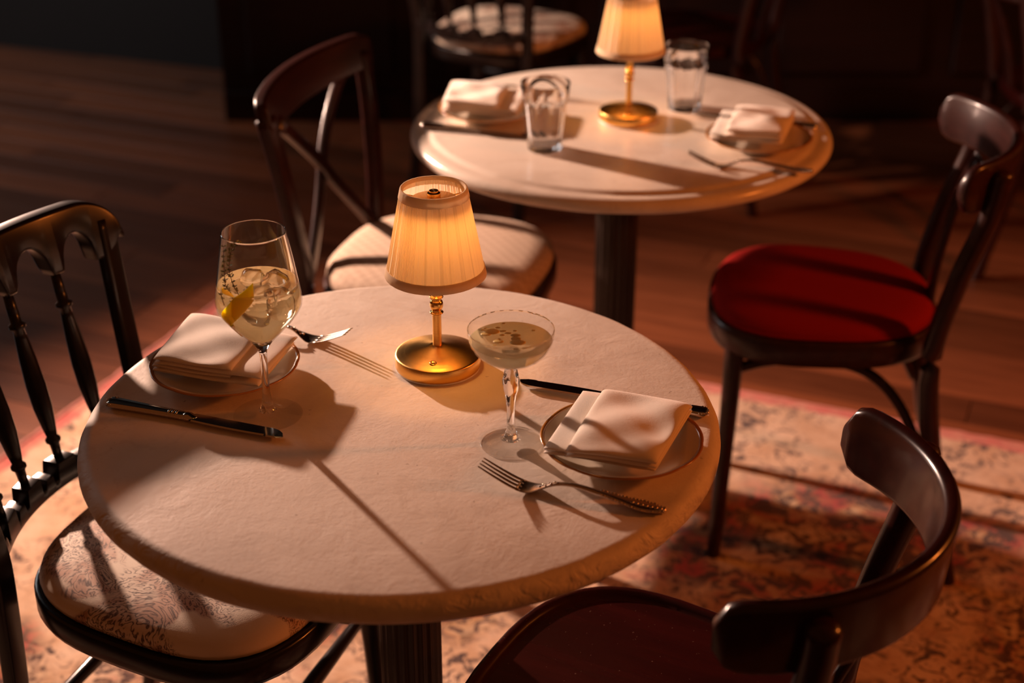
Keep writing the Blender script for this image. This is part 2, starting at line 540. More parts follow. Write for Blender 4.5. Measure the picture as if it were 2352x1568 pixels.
def smooth_path(pts, n=24):
    """Catmull-Rom through points"""
    P = [Vector(p) for p in pts]
    P = [2 * P[0] - P[1]] + P + [2 * P[-1] - P[-2]]
    out = []
    segs = len(P) - 3
    per = max(2, n // segs)
    for i in range(segs):
        a, b, c, d = P[i:i + 4]
        for k in range(per):
            t = k / per
            out.append(0.5 * ((2 * b) + (c - a) * t + (2 * a - 5 * b + 4 * c - d) * t * t + (3 * b - a - 3 * c + d) * t ** 3))
    out.append(P[-2])
    return out

# ------------------------------------------------------------------ setting: floor, rug, walls
floor = MB().box(-4.2, 3.6, -2.6, 4.6, -0.05, -0.013).build('floor', M['subfloor'], smooth=False)
tag(floor, 'dark brown wooden plank floor of the dining room', kind='structure')
PL, PW = 1.10, 0.118
pm = MB().box(-PL / 2 + 0.0012, PL / 2 - 0.0012, -PW / 2 + 0.0012, PW / 2 - 0.0012, -0.012, 0.0).mesh('plank', M['plank'], False, bevel=0.0015)
fa = R(-22.6)
fc, fs_ = math.cos(fa), math.sin(fa)
RC = Vector((-0.59, 1.926, 0))          # far left corner of the rug
npl = 0
for row in range(-30, 40):
    off = random.uniform(0, PL)
    for k in range(-5, 6):
        u, v_ = k * PL + off, row * PW
        x, y = 0.2 + u * fc - v_ * fs_, 1.6 + u * fs_ + v_ * fc
        # keep the boards the room shows: in front of the bar, around and behind the tables
        if not (-3.3 < x < 2.9 and 0.1 < y < 4.5): continue
        dx, dy = x - 0.13, y + 1.57
        if abs(dx) > 0.42 * dy + 0.55: continue
        ru, rv = (x - RC.x) * fc + (y - RC.y) * fs_, -(x - RC.x) * fs_ + (y - RC.y) * fc
        if 0.7 < ru < RUG_L - 0.7 and -RUG_W + 0.2 < rv < -0.2: continue
        if y > 3.55 and x > -0.3: continue
        if npl >= 300: continue
        o = bpy.data.objects.new('plank', pm)
        COL.objects.link(o); o.parent = floor
        o.location = (x, y, 0); o.rotation_euler = (0, 0, fa)
        npl += 1

bm_ = MB()
nx, ny = 60, 46
top = [[(RUG_L * i / nx, -RUG_W * j / ny, 0.008 + 0.0008 * math.sin(i * 1.7) * math.sin(j * 2.1)) for i in range(nx + 1)] for j in range(ny + 1)]
bm_.rings(top, close=False)
edge = [top[0][i] for i in range(nx + 1)] + [top[j][nx] for j in range(1, ny + 1)] + [top[ny][i] for i in range(nx - 1, -1, -1)] + [top[j][0] for j in range(ny - 1, 0, -1)]
bm_.rings([edge, [(p[0], p[1], 0.0005) for p in edge]])
rug = bm_.build('rug', M['rug'], smooth=True, sharp=50)
rug.location = RC; rug.rotation_euler = (0, 0, fa)
tag(rug, 'faded beige and red oriental rug lying under the tables', 'rug')
# woven binding along the far and left edges
bnd = MB()
for pa, pb in (((0, 0), (RUG_L, 0)), ((0, 0), (0, -RUG_W))):
    n = int((Vector(pb) - Vector(pa)).length / 0.02)
    pts = []; rr = []
    for i in range(n + 1):
        t = i / n
        pts.append((pa[0] + (pb[0] - pa[0]) * t + random.uniform(-0.0015, 0.0015), pa[1] + (pb[1] - pa[1]) * t + random.uniform(-0.0015, 0.0015), 0.0065))
        rr.append(0.0058 + random.uniform(-0.001, 0.001))
    bnd.tube(pts, rr, 6)
M['binding'] = cloth_material('pink_rug_binding', (0.52, 0.20, 0.16), 500, 0.4)
tag(bnd.build('binding', M['binding'], rug), 'pinkish woven edge binding')

# back wall: dark panelled bar front, then a wall further back on the left
wb = MB().box(-0.83, 3.4, 3.34, 3.46, 0.0, 3.2).build('wall_back', M['panel'], smooth=False)
tag(wb, 'very dark red-brown panelled back wall', kind='structure')
for i in range(7):
    x0 = -0.74 + i * 0.58
    q = MB()
    q.box(x0, x0 + 0.48, 3.318, 3.345, 0.16, 0.98)
    q.build('panel', M['panel'], wb, smooth=False, bevel=0.012)
b = MB().box(-0.83, 3.4, 3.320, 3.342, 0.0, 0.10).build('baseboard_back', M['panel'], smooth=False, bevel=0.006)
tag(b, 'dark skirting board along the back wall', kind='structure')
wl = MB().box(-2.6, 1.7, 0, 0.12, 0.0, 3.2).build('wall_far', M['wall'], smooth=False)
wl.location = (-1.0, 3.93, 0); wl.rotation_euler = (0, 0, R(-20))
tag(wl, 'near-black wall behind the open floor at the left', kind='structure')
ce = MB().box(-4.2, 3.6, 0.6, 5.2, 3.2, 3.3).build('ceiling', M['wall'], smooth=False)
tag(ce, 'dark ceiling over the back of the room', kind='structure')

# ------------------------------------------------------------------ tables
T = 0.75
def make_table(name, label, loc, Rt, stone, ogee):
    t = thing(name, label, 'table', loc)
    th = 0.034
    prof = [(0.0, T), (Rt * 0.5, T)]
    if ogee:
        prof += [(Rt - 0.040, T), (Rt - 0.034, T - 0.0006), (Rt - 0.030, T - 0.0035), (Rt - 0.026, T - 0.0050), (Rt - 0.020, T - 0.0045), (Rt - 0.014, T - 0.0052)]
        zc, rr = T - 0.0052 - 0.013, 0.013
        for k in range(1, 13):
            a = PI / 2 - PI * k / 12
            prof.append((Rt - 0.014 + 0.014 * math.cos(a), zc + rr * math.sin(a)))
        prof += [(Rt - 0.03, T - 0.033), (Rt * 0.5, T - 0.033), (0.0, T - 0.033)]
    else:
        for k in range(0, 17):
            a = PI / 2 - PI * k / 16
            prof.append((Rt - 0.0175 + 0.0175 * math.cos(a), T - th / 2 + th / 2 * math.sin(a)))
        prof += [(Rt * 0.5, T - th), (0.0, T - th)]
    rnd = [random.uniform(-1, 1) for _ in range(64)]
    def wob(a, i, r, z):
        if r < Rt - 0.03: return 1.0
        return 1.0 + (0.0010 if not ogee else 0.0) * (math.sin(a * 17 + 1) + math.sin(a * 29 + z * 300) + math.sin(a * 43))/2.0
    MB().lathe(prof, 220, rmod=wob).build('tabletop', stone, t)
    n = 20
    def flute(a, i, r, z):
        return 1.0 - 0.075 * (0.5 + 0.5 * math.cos(a * n)) ** 0.6 if 0.06 < z < 0.68 else 1.0
    MB().lathe([(0.0395, 0.055), (0.0395, 0.062), (0.0395, 0.35), (0.0395, 0.675), (0.0395, 0.69)], 160, rmod=flute).build('pedestal', M['iron'], t)
    MB().lathe([(0.0, T - 0.036), (0.11, T - 0.036), (0.11, T - 0.044), (0.07, T - 0.05), (0.05, T - 0.062), (0.0, T - 0.062)], 48).build('mounting_plate', M['iron'], t)
    MB().lathe([(0.0, 0.075), (0.042, 0.075), (0.055, 0.06), (0.075, 0.045), (0.15, 0.028), (0.19, 0.022), (0.2, 0.015), (0.2, 0.009), (0.0, 0.009)], 64).build('base', M['iron'], t)
    return t
make_table('round_table', 'round pale stone pedestal table in front, holding the wine glass and the coupe', (0, 0, 0), 0.375, M['stone'], False)
make_table('round_table', 'round pale stone table further back with stepped edge and two empty tumblers', (0.3257, 1.0709, 0), 0.380, M['stone_smooth'], True)

# ------------------------------------------------------------------ table lamps
def make_lamp(label, loc, energy):
    t = thing('table_lamp', label, 'lamp', loc, group='brass table lamps with pleated shades')
    MB().lathe([(0.0, 0.0), (0.0525, 0.0), (0.0528, 0.0025), (0.0515, 0.0035), (0.0, 0.0035)], 72).build('base_foot', M['white_plastic'], t)
    MB().lathe([(0.0, 0.003), (0.0530, 0.003), (0.0534, 0.0042), (0.0534, 0.0180), (0.0526, 0.0190), (0.0510, 0.0198), (0.030, 0.0250), (0.012, 0.0295), (0.0080, 0.0310), (0.0, 0.0310)], 96).build('base', M['brass'], t, sharp=40)
    b = MB().lathe([(0.0, 0.0008), (0.0016, 0.0008), (0.0028, 0.0014), (0.0040, 0.0012), (0.0046, 0.0)], 24).build('touch_button', M['brass_polished'], t)
    b.location = (-0.004, -0.0365, 0.0232); b.rotation_euler = (R(13), 0, 0)
    MB().lathe([(0.0, 0.028), (0.0056, 0.028), (0.0056, 0.235), (0.0, 0.235)], 32).build('stem', M['brass'], t, sharp=40)
    cp = [(0.0056, 0.0735)]
    for zc, rm, hh in ((0.0755, 0.0086, 0.0016), (0.0860, 0.0084, 0.0064), (0.0965, 0.0088, 0.0016)):
        for k in range(9):
            a = -PI / 2 + PI * k / 8
            cp.append((0.0056 + (rm - 0.0056) * max(0.12, math.cos(a)), zc + hh * math.sin(a)))
    cp.append((0.0056, 0.0985))
    MB().lathe(cp, 40).build('collar', M['brass_polished'], t)
    z0, z1, r0, r1 = 0.127, 0.238, 0.0605, 0.0392
    # pleats of uneven width, each overlapping the next like a saw tooth
    rg = random.Random(len(label))
    edges_ = [0.0]
    while edges_[-1] < 2 * PI:
        edges_.append(edges_[-1] + rg.choice((0.045, 0.055, 0.07, 0.10, 0.14)))
    edges_[-1] = 2 * PI
    ang, amp = [], []
    for i in range(len(edges_) - 1):
        a, b_ = edges_[i], edges_[i + 1]
        h = rg.uniform(0.0006, 0.0016)
        for k in range(5):
            ang.append(a + (b_ - a) * (k + 0.02) / 5.0 * 1.0); amp.append(h * (k / 4.0) - 0.0006)
    rings = []
    for zz in range(13):
        t_ = zz / 12
        r = r0 + (r1 - r0) * t_
        z = z0 + (z1 - z0) * t_
        rings.append([((r + am) * math.cos(a), (r + am) * math.sin(a), z) for a, am in zip(ang, amp)])
    sh = MB().rings(rings).build('lamp_shade', M['shade'], t, smooth=False)
    def band(za, zb, out):
        ra = r0 + (r1 - r0) * (za - z0) / (z1 - z0) + out; rb = r0 + (r1 - r0) * (zb - z0) / (z1 - z0) + out
        return ra, rb
    ra, rb = band(z0 - 0.0005, z0 + 0.0105, 0.0014)
    def ruf(a, i, r, z): return 1.0 + 0.006 * math.sin(a * 3 + 1.0) * 0.3 + 0.003 * math.sin(31 * a) * 0.3
    MB().lathe([(ra - 0.0024, z0 + 0.010), (ra - 0.0022, z0), (ra - 0.001, z0 - 0.001), (ra, z0 - 0.0002), (rb, z0 + 0.0105), (rb - 0.0008, z0 + 0.0108)], 120, rmod=ruf).build('bottom_trim', M['shade_trim'], sh)
    ra, rb = band(z1 - 0.0105, z1 + 0.0005, 0.0014)
    def ruf2(a, i, r, z): return 1.0 + (0.010 * math.sin(23 * a + 2 * math.sin(5 * a)) * 0.35 if z > z1 - 0.002 else 0)
    MB().lathe([(ra - 0.0008, z1 - 0.0108), (ra, z1 - 0.0105), (rb, z1 - 0.0008), (rb - 0.0008, z1 + 0.0008), (rb - 0.0026, z1 + 0.0008), (rb - 0.0036, z1 - 0.001), (rb - 0.0034, z1 - 0.004)], 160, rmod=ruf2).build('top_trim', M['shade_trim'], sh)
    # LED head: disc, finial and lens
    MB().lathe([(0.0, 0.2225), (0.0285, 0.2225), (0.0290, 0.2232), (0.0285, 0.2240), (0.0, 0.2240)], 48).build('light_disc', M['brass'], t)
    MB().lathe([(0.0, 0.2335), (0.0060, 0.2335), (0.0080, 0.2322), (0.0082, 0.2310), (0.0082, 0.2238), (0.0, 0.2238)], 32).build('finial', M['brass_polished'], t, sharp=40)
    for k in range(3):
        a = 2 * PI * k / 3 + 0.6
        MB().tube([(0.028 * math.cos(a), 0.028 * math.sin(a), 0.2232), (0.0412 * math.cos(a), 0.0412 * math.sin(a), 0.2232)], 0.0009, 8).build('shade_spoke', M['brass_polished'], t)
    lens = MB().lathe([(0.0, 0.2195), (0.016, 0.2200), (0.018, 0.2222), (0.0, 0.2222)], 32)
    M.setdefault('led', None)
    if M['led'] is None:
        m, nt, p = new_mat('warm_led_lens')
        p.inputs['Base Color'].default_value = (1, 0.8, 0.5, 1)
        p.inputs['Emission Color'].default_value = (1.0, 0.56, 0.20, 1)
        p.inputs['Emission Strength'].default_value = 3.0
        M['led'] = m
    lens.build('led_lens', M['led'], t)
    pd = bpy.data.lights.new('lamp_glow', 'AREA')
    pd.shape = 'DISK'; pd.size = 0.034
    pd.energy = energy; pd.color = (1.0, 0.40, 0.085)
    po = bpy.data.objects.new('lamp_glow', pd); COL.objects.link(po); po.parent = t
    po.location = (0.0, 0.0, 0.2185)
    return t
make_lamp('brass table lamp with lit cream pleated shade between the two cocktails', (0.0370, 0.1170, T), 0.225)
make_lamp('brass table lamp with lit pleated shade standing on the far table', (0.3410, 1.0850, T), 0.19)

# ------------------------------------------------------------------ glassware
def lathe_solid(outer, inner, seg, rmod=None):
    return MB().lathe(outer + inner, seg, rmod=rmod)
# wine glass
WG = (-0.158, -0.006)
wg = thing('wine_glass', 'tall angular wine glass of iced gin with thyme and lemon peel', 'glass', (*WG, T))
def bowl_r(z):
    pts = [(0.0900, 0.0050), (0.0960, 0.0100), (0.1100, 0.0235), (0.1250, 0.0365), (0.1360, 0.0445), (0.1430, 0.0480), (0.1490, 0.0488), (0.1560, 0.0482), (0.1750, 0.0455), (0.2000, 0.0413), (0.2335, 0.0357)]
    for (za, ra), (zb, rb) in zip(pts, pts[1:]):
        if z <= zb:
            t = (z - za) / (zb - za)
            return ra + (rb - ra) * t
    return pts[-1][1]
zs = [0.0900, 0.0960, 0.1030, 0.1100, 0.1175, 0.1250, 0.1310, 0.1360, 0.1400, 0.1430, 0.1460, 0.1490, 0.1525, 0.1560, 0.1650, 0.1720, 0.1750, 0.1875, 0.2000, 0.2170, 0.2335]
outer = [(0.0, 0.0002), (0.0395, 0.0002), (0.0408, 0.0008), (0.0405, 0.0016), (0.030, 0.0026), (0.018, 0.0042), (0.011, 0.0075), (0.0072, 0.0130), (0.0056, 0.0210), (0.0046, 0.0320), (0.0042, 0.050), (0.0040, 0.066), (0.0043, 0.080), (0.0052, 0.0870)]
outer += [(bowl_r(z) + 0.0012 * (1 if z < 0.1 else 0.3), z) for z in zs[1:]]
outer.insert(-1, (bowl_r(0.2325) + 0.0004, 0.2325))
rim = bowl_r(0.2335)
inner = [(rim - 0.0002, 0.2339), (rim - 0.0008, 0.2335), (bowl_r(0.2325) - 0.0008, 0.2325)] + [(max(bowl_r(z) - 0.0010, 0.0), z) for z in reversed(zs[2:-1])] + [(0.006, 0.0975), (0.0, 0.0965)]
ks, kf = 14, 6
LQ = 0.171
def two_zone(o, level):
    # above the drink the wall is bare glass, below it glass and drink read as one body
    o.data.materials.append(M['glass_thin'])
    for q_ in o.data.polygons:
        if q_.center.z < level: q_.material_index = 1
MB().lathe(outer[:kf + 1] + [(0.0, outer[kf][1])], 72).build('foot', M['glass_thin'], wg, sharp=50)
MB().lathe([(0.0, outer[kf][1])] + outer[kf:ks + 1] + [(0.0, outer[ks][1])], 72).build('stem', M['glass'], wg, sharp=50)
two_zone(lathe_solid(outer[ks:], inner, 96).build('bowl', M['glass'], wg, sharp=50), LQ + 0.001)
liq = [(0.0, 0.0962), (0.006, 0.0972)] + [(bowl_r(z) - 0.0008, z) for z in zs if 0.102 < z < LQ] + [(bowl_r(LQ) - 0.0008, LQ + 0.0006), (bowl_r(LQ) - 0.003, LQ), (0.0, LQ)]
dr = MB().lathe(liq, 96).build('drink', M['drink'], sharp=50)
dr.location = (*WG, T)
tag(dr, 'pale gold iced drink filling the tall wine glass', 'drink')
ice_spots = [(-0.008, 0.014, 0.1665, 0.4), (0.019, 0.006, 0.1670, 1.1), (0.008, -0.019, 0.1620, 0.2), (0.024, -0.012, 0.150, 0.8), (-0.002, -0.002, 0.146, 0.55)]
ice_names = ['far left ice cube in the wine glass behind the thyme', 'ice cube at the right of the wine glass breaking the surface', 'front ice cube in the wine glass near the lemon peel', 'ice cube sunk against the right wall of the wine glass', 'lowest ice cube, sunk in the middle of the wine glass']
for i, (ix, iy, iz, ia) in enumerate(ice_spots):
    q = MB(); n = 8; hs = 0.0125
    # rounded, dented block
    rs = []
    for a_ in range(9):
        th_ = PI * a_ / 8
        ring = []
        for b_ in range(16):
            ph = 2 * PI * b_ / 16
            d = Vector((math.sin(th_) * math.cos(ph), math.sin(th_) * math.sin(ph), -math.cos(th_)))
            if d.length < 1e-6: d = Vector((0, 0, -1 if a_ == 0 else 1))
            k = (abs(d.x) ** 6 + abs(d.y) ** 6 + abs(d.z) ** 6) ** (-1 / 6)
            k *= 1 + 0.05 * math.sin(5 * d.x + i) * math.sin(4 * d.y + 2 * i) + 0.03 * math.sin(9 * d.z + i)
            ring.append(d * hs * k)
        rs.append(ring)
    q.rings(rs)
    o = q.build('ice_cube', M['ice'], smooth=True)
    o.location = (WG[0] + ix, WG[1] + iy, T + iz)
    o.rotation_euler = (0.35 * math.sin(i * 2.1), 0.3 * math.cos(i * 1.7), ia)
    tag(o, ice_names[i], 'ice cube', 'ice cubes in the wine glass')
# lemon peel: a thick strip curling up inside the left wall
q = MB()
path = []
for k in range(26):
    t = k / 25
    a = R(164) + R(108) * t
    z = 0.136 - 0.016 * math.sin(PI * min(t * 1.4, 1)) + 0.040 * max(0, t - 0.45) / 0.55
    rr = bowl_r(z) - 0.0004 - 0.010 * max(0, t - 0.68) / 0.32
    path.append((rr * math.cos(a), rr * math.sin(a), z, a))
rings = []
for k, (x, y, z, a) in enumerate(path):
    t = k / 25
    hw = 0.0155 * (0.45 + 0.55 * math.sin(PI * (0.12 + 0.76 * t)))
    ou = Vector((math.cos(a), math.sin(a), 0.0)); upv = Vector((0, 0, 1)) + ou * (0.75 if z < 0.145 else -0.1)
    upv.normalize()
    c = Vector((x, y, z)) - ou * 0.001
    nrm = ou - upv * ou.dot(upv); nrm.normalize()
    rings.append([c + upv * hw * s_ + nrm * d_ for s_, d_ in ((-1, 0), (-0.9, 0.0010), (0, 0.0014), (0.9, 0.0010), (1, 0), (0.9, -0.0010), (0, -0.0010), (-0.9, -0.0010))])
q.rings(rings, cap0=True, cap1=True)
o = q.build('lemon_peel', M['peel'], smooth=True)
o.location = (*WG, T)
tag(o, 'bright yellow twist of lemon peel inside the wine glass', 'garnish')
# thyme
def thyme(label, pts, n, seed):
    rg = random.Random(seed)
    t = thing('thyme_sprig', label, 'herb', (*WG, T), group='thyme sprigs in the wine glass')
    P = smooth_path(pts, 40)
    MB().tube(P, [0.00055 - 0.0002 * i / len(P) for i in range(len(P))], 6).build('stem', M['thyme_stem'], t)
    q = MB()
    for k in range(n):
        u = (0.12 + 0.88 * k / (n - 1)) * (len(P) - 1)
        p = P[int(u)]
        tan = (P[min(int(u) + 1, len(P) - 1)] - P[max(int(u) - 1, 0)]).normalized()
        for s_ in range(5):
            ph = rg.uniform(0, 2 * PI)
            sd = Vector((math.cos(ph), math.sin(ph), 0)); sd = (sd - tan * sd.dot(tan)).normalized()
            d = (sd * 0.8 + tan * rg.uniform(0.2, 0.8)).normalized()
            ln = rg.uniform(0.0034, 0.0060); wd = ln * 0.34
            wv = d.cross(tan).normalized(); nv = wv.cross(d)
            b0 = p + sd * 0.0004
            q.add([b0, b0 + d * ln * 0.5 + wv * wd - nv * 0.0003, b0 + d * ln, b0 + d * ln * 0.5 - wv * wd - nv * 0.0003, b0 + d * ln * 0.5 + nv * 0.0004],
                  [(0, 1, 4), (1, 2, 4), (2, 3, 4), (3, 0, 4), (0, 3, 2, 1)])
    lv = q.build('leaves', M['thyme'], t, smooth=False)
    lv['kind'] = 'stuff'
    return t
thyme('thyme sprig standing upright against the left wall of the wine glass', [(-0.030, -0.010, 0.150), (-0.0345, -0.008, 0.170), (-0.0350, -0.005, 0.190), (-0.0345, -0.003, 0.216)], 13, 3)
thyme('longer thyme sprig bending right at its tip in the wine glass', [(-0.019, -0.017, 0.146), (-0.0225, -0.014, 0.166), (-0.028, -0.010, 0.188), (-0.027, -0.006, 0.206), (-0.022, -0.006, 0.219), (-0.015, -0.006, 0.222)], 20, 5)

# coupe
CP = (0.1285, -0.071)
cg = thing('coupe_glass', 'low wide coupe on a beaded stem with pale cloudy cocktail', 'glass', (*CP, T))
def crib(a, i, r, z): return 1.0 + (0.004 * math.cos(28 * a) if (0.106 < z < 0.1445 and r > 0.02) else 0)
bo = []
for k in range(0, 13):
    a = PI / 2 * k / 12
    bo.append((0.0475 * math.sin(a) ** 0.92 + 0.0006, 0.1030 + 0.0400 * (1 - math.cos(a)) ** 1.08))
outer = [(0.0, 0.0002), (0.0345, 0.0002), (0.0360, 0.0012), (0.0352, 0.0024), (0.022, 0.0042), (0.012, 0.0068), (0.0085, 0.0085), (0.0080, 0.0105), (0.0066, 0.0125), (0.0066, 0.0150), (0.0048, 0.0180), (0.0043, 0.0260), (0.0042, 0.0360), (0.0046, 0.0450), (0.0056, 0.0560), (0.0066, 0.0620)]
outer += [(0.0066, 0.0640), (0.0082, 0.0700), (0.0092, 0.0770), (0.0092, 0.0820), (0.0086, 0.0880), (0.0070, 0.0935), (0.0056, 0.0960), (0.0060, 0.0985), (0.0070, 0.1015), (0.0105, 0.1035)]
outer += [p for p in bo if p[0] > 0.0125]
outer += [(0.0480, 0.1436), (0.0482, 0.1450)]
def cmod(a, i, r, z):
    if 0.064 < z < 0.0940: return 1.0 + 0.055 * math.cos(8 * a + (PI if int(z * 220) % 2 else 0))
    if 0.02 < z < 0.062: return 1.0 + 0.03 * math.cos(8 * a)
    return crib(a, i, r, z)
inner = [(0.0478, 0.1454), (0.0472, 0.1450)] + [(max(r - 0.0013, 0), z + 0.0012) for r, z in reversed(bo) if r > 0.004][1:] + [(0.0, 0.1046)]
ks = next(i for i, p_ in enumerate(outer) if p_[1] > 0.1030)
kf = 5
CL = 0.1315
MB().lathe(outer[:kf + 1] + [(0.0, outer[kf][1])], 96).build('foot', M['glass_thin'], cg, sharp=50)
MB().lathe([(0.0, outer[kf][1])] + outer[kf:ks + 1] + [(0.0, outer[ks][1])], 168, rmod=cmod).build('stem', M['glass'], cg, sharp=50)
two_zone(lathe_solid(outer[ks:], inner, 168, cmod).build('bowl', M['glass'], cg, sharp=50), 0.1436)
lp = [(0.0, 0.1042)] + [(r - 0.0008, z + 0.0008) for r, z in bo if 0.004 < r and z + 0.0008 < CL - 0.001]
rl = max(r for r, z in bo if z < CL) + 0.0012
lp += [(rl, CL), (rl - 0.002, CL - 0.0003), (0.0, CL - 0.0003)]
cd = MB().lathe(lp, 96).build('cocktail', M['drink_cloudy'], sharp=50)
cd.location = (*CP, T)
tag(cd, 'pale cloudy cocktail with oil drops in the coupe', 'drink')
rg = random.Random(11)
for i in range(18):
    a, r_ = rg.uniform(0, 2 * PI), 0.036 * math.sqrt(rg.random())
    s_ = rg.choice((0.0022, 0.003, 0.004, 0.006, 0.009))
    d = MB().sphere((0, 0, 0), 1, 1, 1, 0.06, 14, 6).build('oil_drop', M['oil'], cd)
    d.location = (r_ * math.cos(a) - 0.002, r_ * math.sin(a) + 0.006, CL + 0.0001)
    d.scale = (s_, s_ * rg.uniform(0.6, 0.95), s_ * 1.6)

# tumblers on the far table
def tumbler(label, loc, rz):
    t = thing('tumbler', label, 'glass', (*loc, T), rz, group='empty tumblers on the far table')
    def fac(a, i, r, z):
        if 0.004 < z < 0.092 and i < 9:
            k = 9; h = PI / k
            m_ = (a % (2 * h)) - h
            return (math.cos(h) / math.cos(m_)) * 1.02
        return 1.0
    o_ = [(0.0, 0.0003), (0.0270, 0.0003), (0.0295, 0.0018), (0.0302, 0.006), (0.0325, 0.030), (0.0350, 0.055), (0.0375, 0.076), (0.0384, 0.083), (0.0384, 0.086), (0.0400, 0.0905), (0.0406, 0.1000), (0.0424, 0.1190)]
    i_ = [(0.0420, 0.1198), (0.0412, 0.1194), (0.0388, 0.1000), (0.0362, 0.080), (0.0330, 0.055), (0.0300, 0.030), (0.0280, 0.0150), (0.0255, 0.0110), (0.0, 0.0105)]
    MB().lathe(o_ + i_, 108, rmod=fac).build('glass_body', M['glass'], t, sharp=32)
    return t
tumbler('empty faceted tumbler at the near left of the far lamp', (0.1865, 0.926), 0.2)
tumbler('empty faceted tumbler right of the far lamp shade', (0.4490, 1.150), 0.5)

# ------------------------------------------------------------------ plates
def plate(label, loc, rz):
    t = thing('side_plate', label, 'plate', (*loc, T), rz, group='cream side plates with ochre rims')
    def sc(a, i, r, z):
        k = max(0.0, (r - 0.070) / 0.02)
        return 1.0 + 0.011 * k * (abs(math.cos(4.5 * a)) ** 0.8 - 0.6)
    prof = [(0.0, 0.0040), (0.040, 0.0040), (0.0415, 0.0004), (0.0440, 0.0004), (0.0460, 0.0040), (0.060, 0.0070), (0.075, 0.0128), (0.0870, 0.0176), (0.0905, 0.0196), (0.0913, 0.0206), (0.0905, 0.0213), (0.0880, 0.0206), (0.076, 0.0158), (0.062, 0.0100), (0.050, 0.0074), (0.0, 0.0068)]
    MB().lathe(prof, 180, rmod=sc).build('plate_body', M['porcelain'], t)
    rb = [(0.0868, 0.0206), (0.0895, 0.0216), (0.0912, 0.0215), (0.0918, 0.0206), (0.0913, 0.0198), (0.0908, 0.0202), (0.0905, 0.0209), (0.0870, 0.0201)]
    MB().lathe(rb, 180, rmod=sc, loop=True).build('rim_band', M['gilt'], t)
    return t
PLs = [('cream plate with ochre rim at the left of the front table', (-0.2240, 0.0920), 0.3),
       ('cream plate with ochre rim at the right of the front table beside the coupe', (0.2530, -0.0925), 0.9),
       ('cream plate at the left of the far table behind the tumbler', (0.0880, 1.1000), 0.1),
       ('cream plate at the right of the far table', (0.5565, 0.9420), 0.5)]
for p_ in PLs: plate(*p_)

# ------------------------------------------------------------------ napkins
def napkin(label, plies, seed, base=(0, 0)):
    """plies: (BL, BR, TR, TL) plan corners + z centre + thickness; one folded cloth"""
    rg = random.Random(seed)
    ph = [rg.uniform(0, 6.28) for _ in range(6)]
    q = MB()
    n = 30
    for (c4, zc, th, amp) in plies:
        BL, BR, TR, TL = [Vector(c) for c in c4]
        topv, botv = [], []
        for j in range(n + 1):
            rt_, rb_ = [], []
            v_ = j / n
            # denser rows at the rounded folds
            v_ = 0.5 - 0.5 * math.cos(PI * v_) if True else v_
            for i in range(n + 1):
                u_ = 0.5 - 0.5 * math.cos(PI * i / n)
                x, y = (BL * (1 - u_) * (1 - v_) + BR * u_ * (1 - v_) + TR * u_ * v_ + TL * (1 - u_) * v_)
                f = max(0.0, 1 - abs(2 * u_ - 1) ** 14) ** 0.5 * max(0.0, 1 - abs(2 * v_ - 1) ** 14) ** 0.5
                lx, ly = x - base[0], y - base[1]
                win = (1 - abs(2 * u_ - 1) ** 5) * (1 - abs(2 * v_ - 1) ** 5)
                wv = amp * win * (0.60 * math.sin(46 * lx + 30 * ly + ph[0]) + 0.45 * math.sin(72 * ly - 34 * lx + ph[1]) + 0.25 * math.sin(110 * lx + 40 * ly + ph[2]))
                # cloth settles towards its edges
                wv -= 0.0016 * (abs(2 * u_ - 1) ** 4 + abs(2 * v_ - 1) ** 4) * (1 if amp > 0.001 else 0)
                wv += 0.0009 * math.sin(7 * u_ + ph[3]) * (1 - v_) ** 3
                rt_.append((x, y, zc + wv + th / 2 * f)); rb_.append((x, y, zc + wv * 0.6 - th / 2 * f))
            topv.append(rt_); botv.append(rb_)
        q.rings(topv, close=False); q.rings([list(reversed(r_)) for r_ in botv], close=False)
    o = q.build('folded_napkin', M['linen'], smooth=True)
    tag(o, label, 'napkin', 'folded blush napkins on the plates')
    return o
def lerp4(c4, u0, u1):
    BL, BR, TR, TL = [Vector(c) for c in c4]
    return [BL.lerp(BR, u0), BL.lerp(BR, u1), TL.lerp(TR, u1), TL.lerp(TR, u0)]
NLo = [(-0.306, 0.060), (-0.171, 0.018), (-0.143, 0.135), (-0.285, 0.190)]
NLu = [(-0.303, 0.058), (-0.167, 0.017), (-0.138, 0.130), (-0.281, 0.186)]
napkin('blush napkin folded in two thick layers behind the wine glass', [
    (NLo, 0.7745, 0.0075, 0.0006), (lerp4(NLo, 0.0, 0.74), 0.7802, 0.0055, 0.0006), (NLu, 0.7870, 0.0075, 0.0012), (lerp4(NLu, 0.0, 0.73), 0.7930, 0.0080, 0.0036)], 4, (-0.22, 0.09))
NRo = [(0.164, -0.132), (0.284, -0.170), (0.338, -0.038), (0.213, 0.000)]
NRu = [(0.187, -0.155), (0.284, -0.180), (0.335, -0.052), (0.236, -0.014)]
napkin('blush napkin folded beside the coupe, slanted edge towards the lamp', [
    (NRo, 0.7735, 0.0055, 0.0005), (NRo, 0.7790, 0.0055, 0.0008), (NRu, 0.7855, 0.0065, 0.0015), (NRu, 0.7910, 0.0085, 0.0042)], 9, (0.25, -0.09))
def shifted(c4, d, s=1.0, r=0.0):
    c = sum((Vector(p) for p in c4), Vector((0, 0))) / 4
    out = []
    for p in c4:
        k = (Vector(p) - c) * s
        out.append((d[0] + k.x * math.cos(r) - k.y * math.sin(r), d[1] + k.x * math.sin(r) + k.y * math.cos(r)))
    return out
A1 = shifted(NLo, (0.080, 1.112), 1.0, R(4)); A2 = shifted(NLu, (0.082, 1.108), 1.0, R(4))
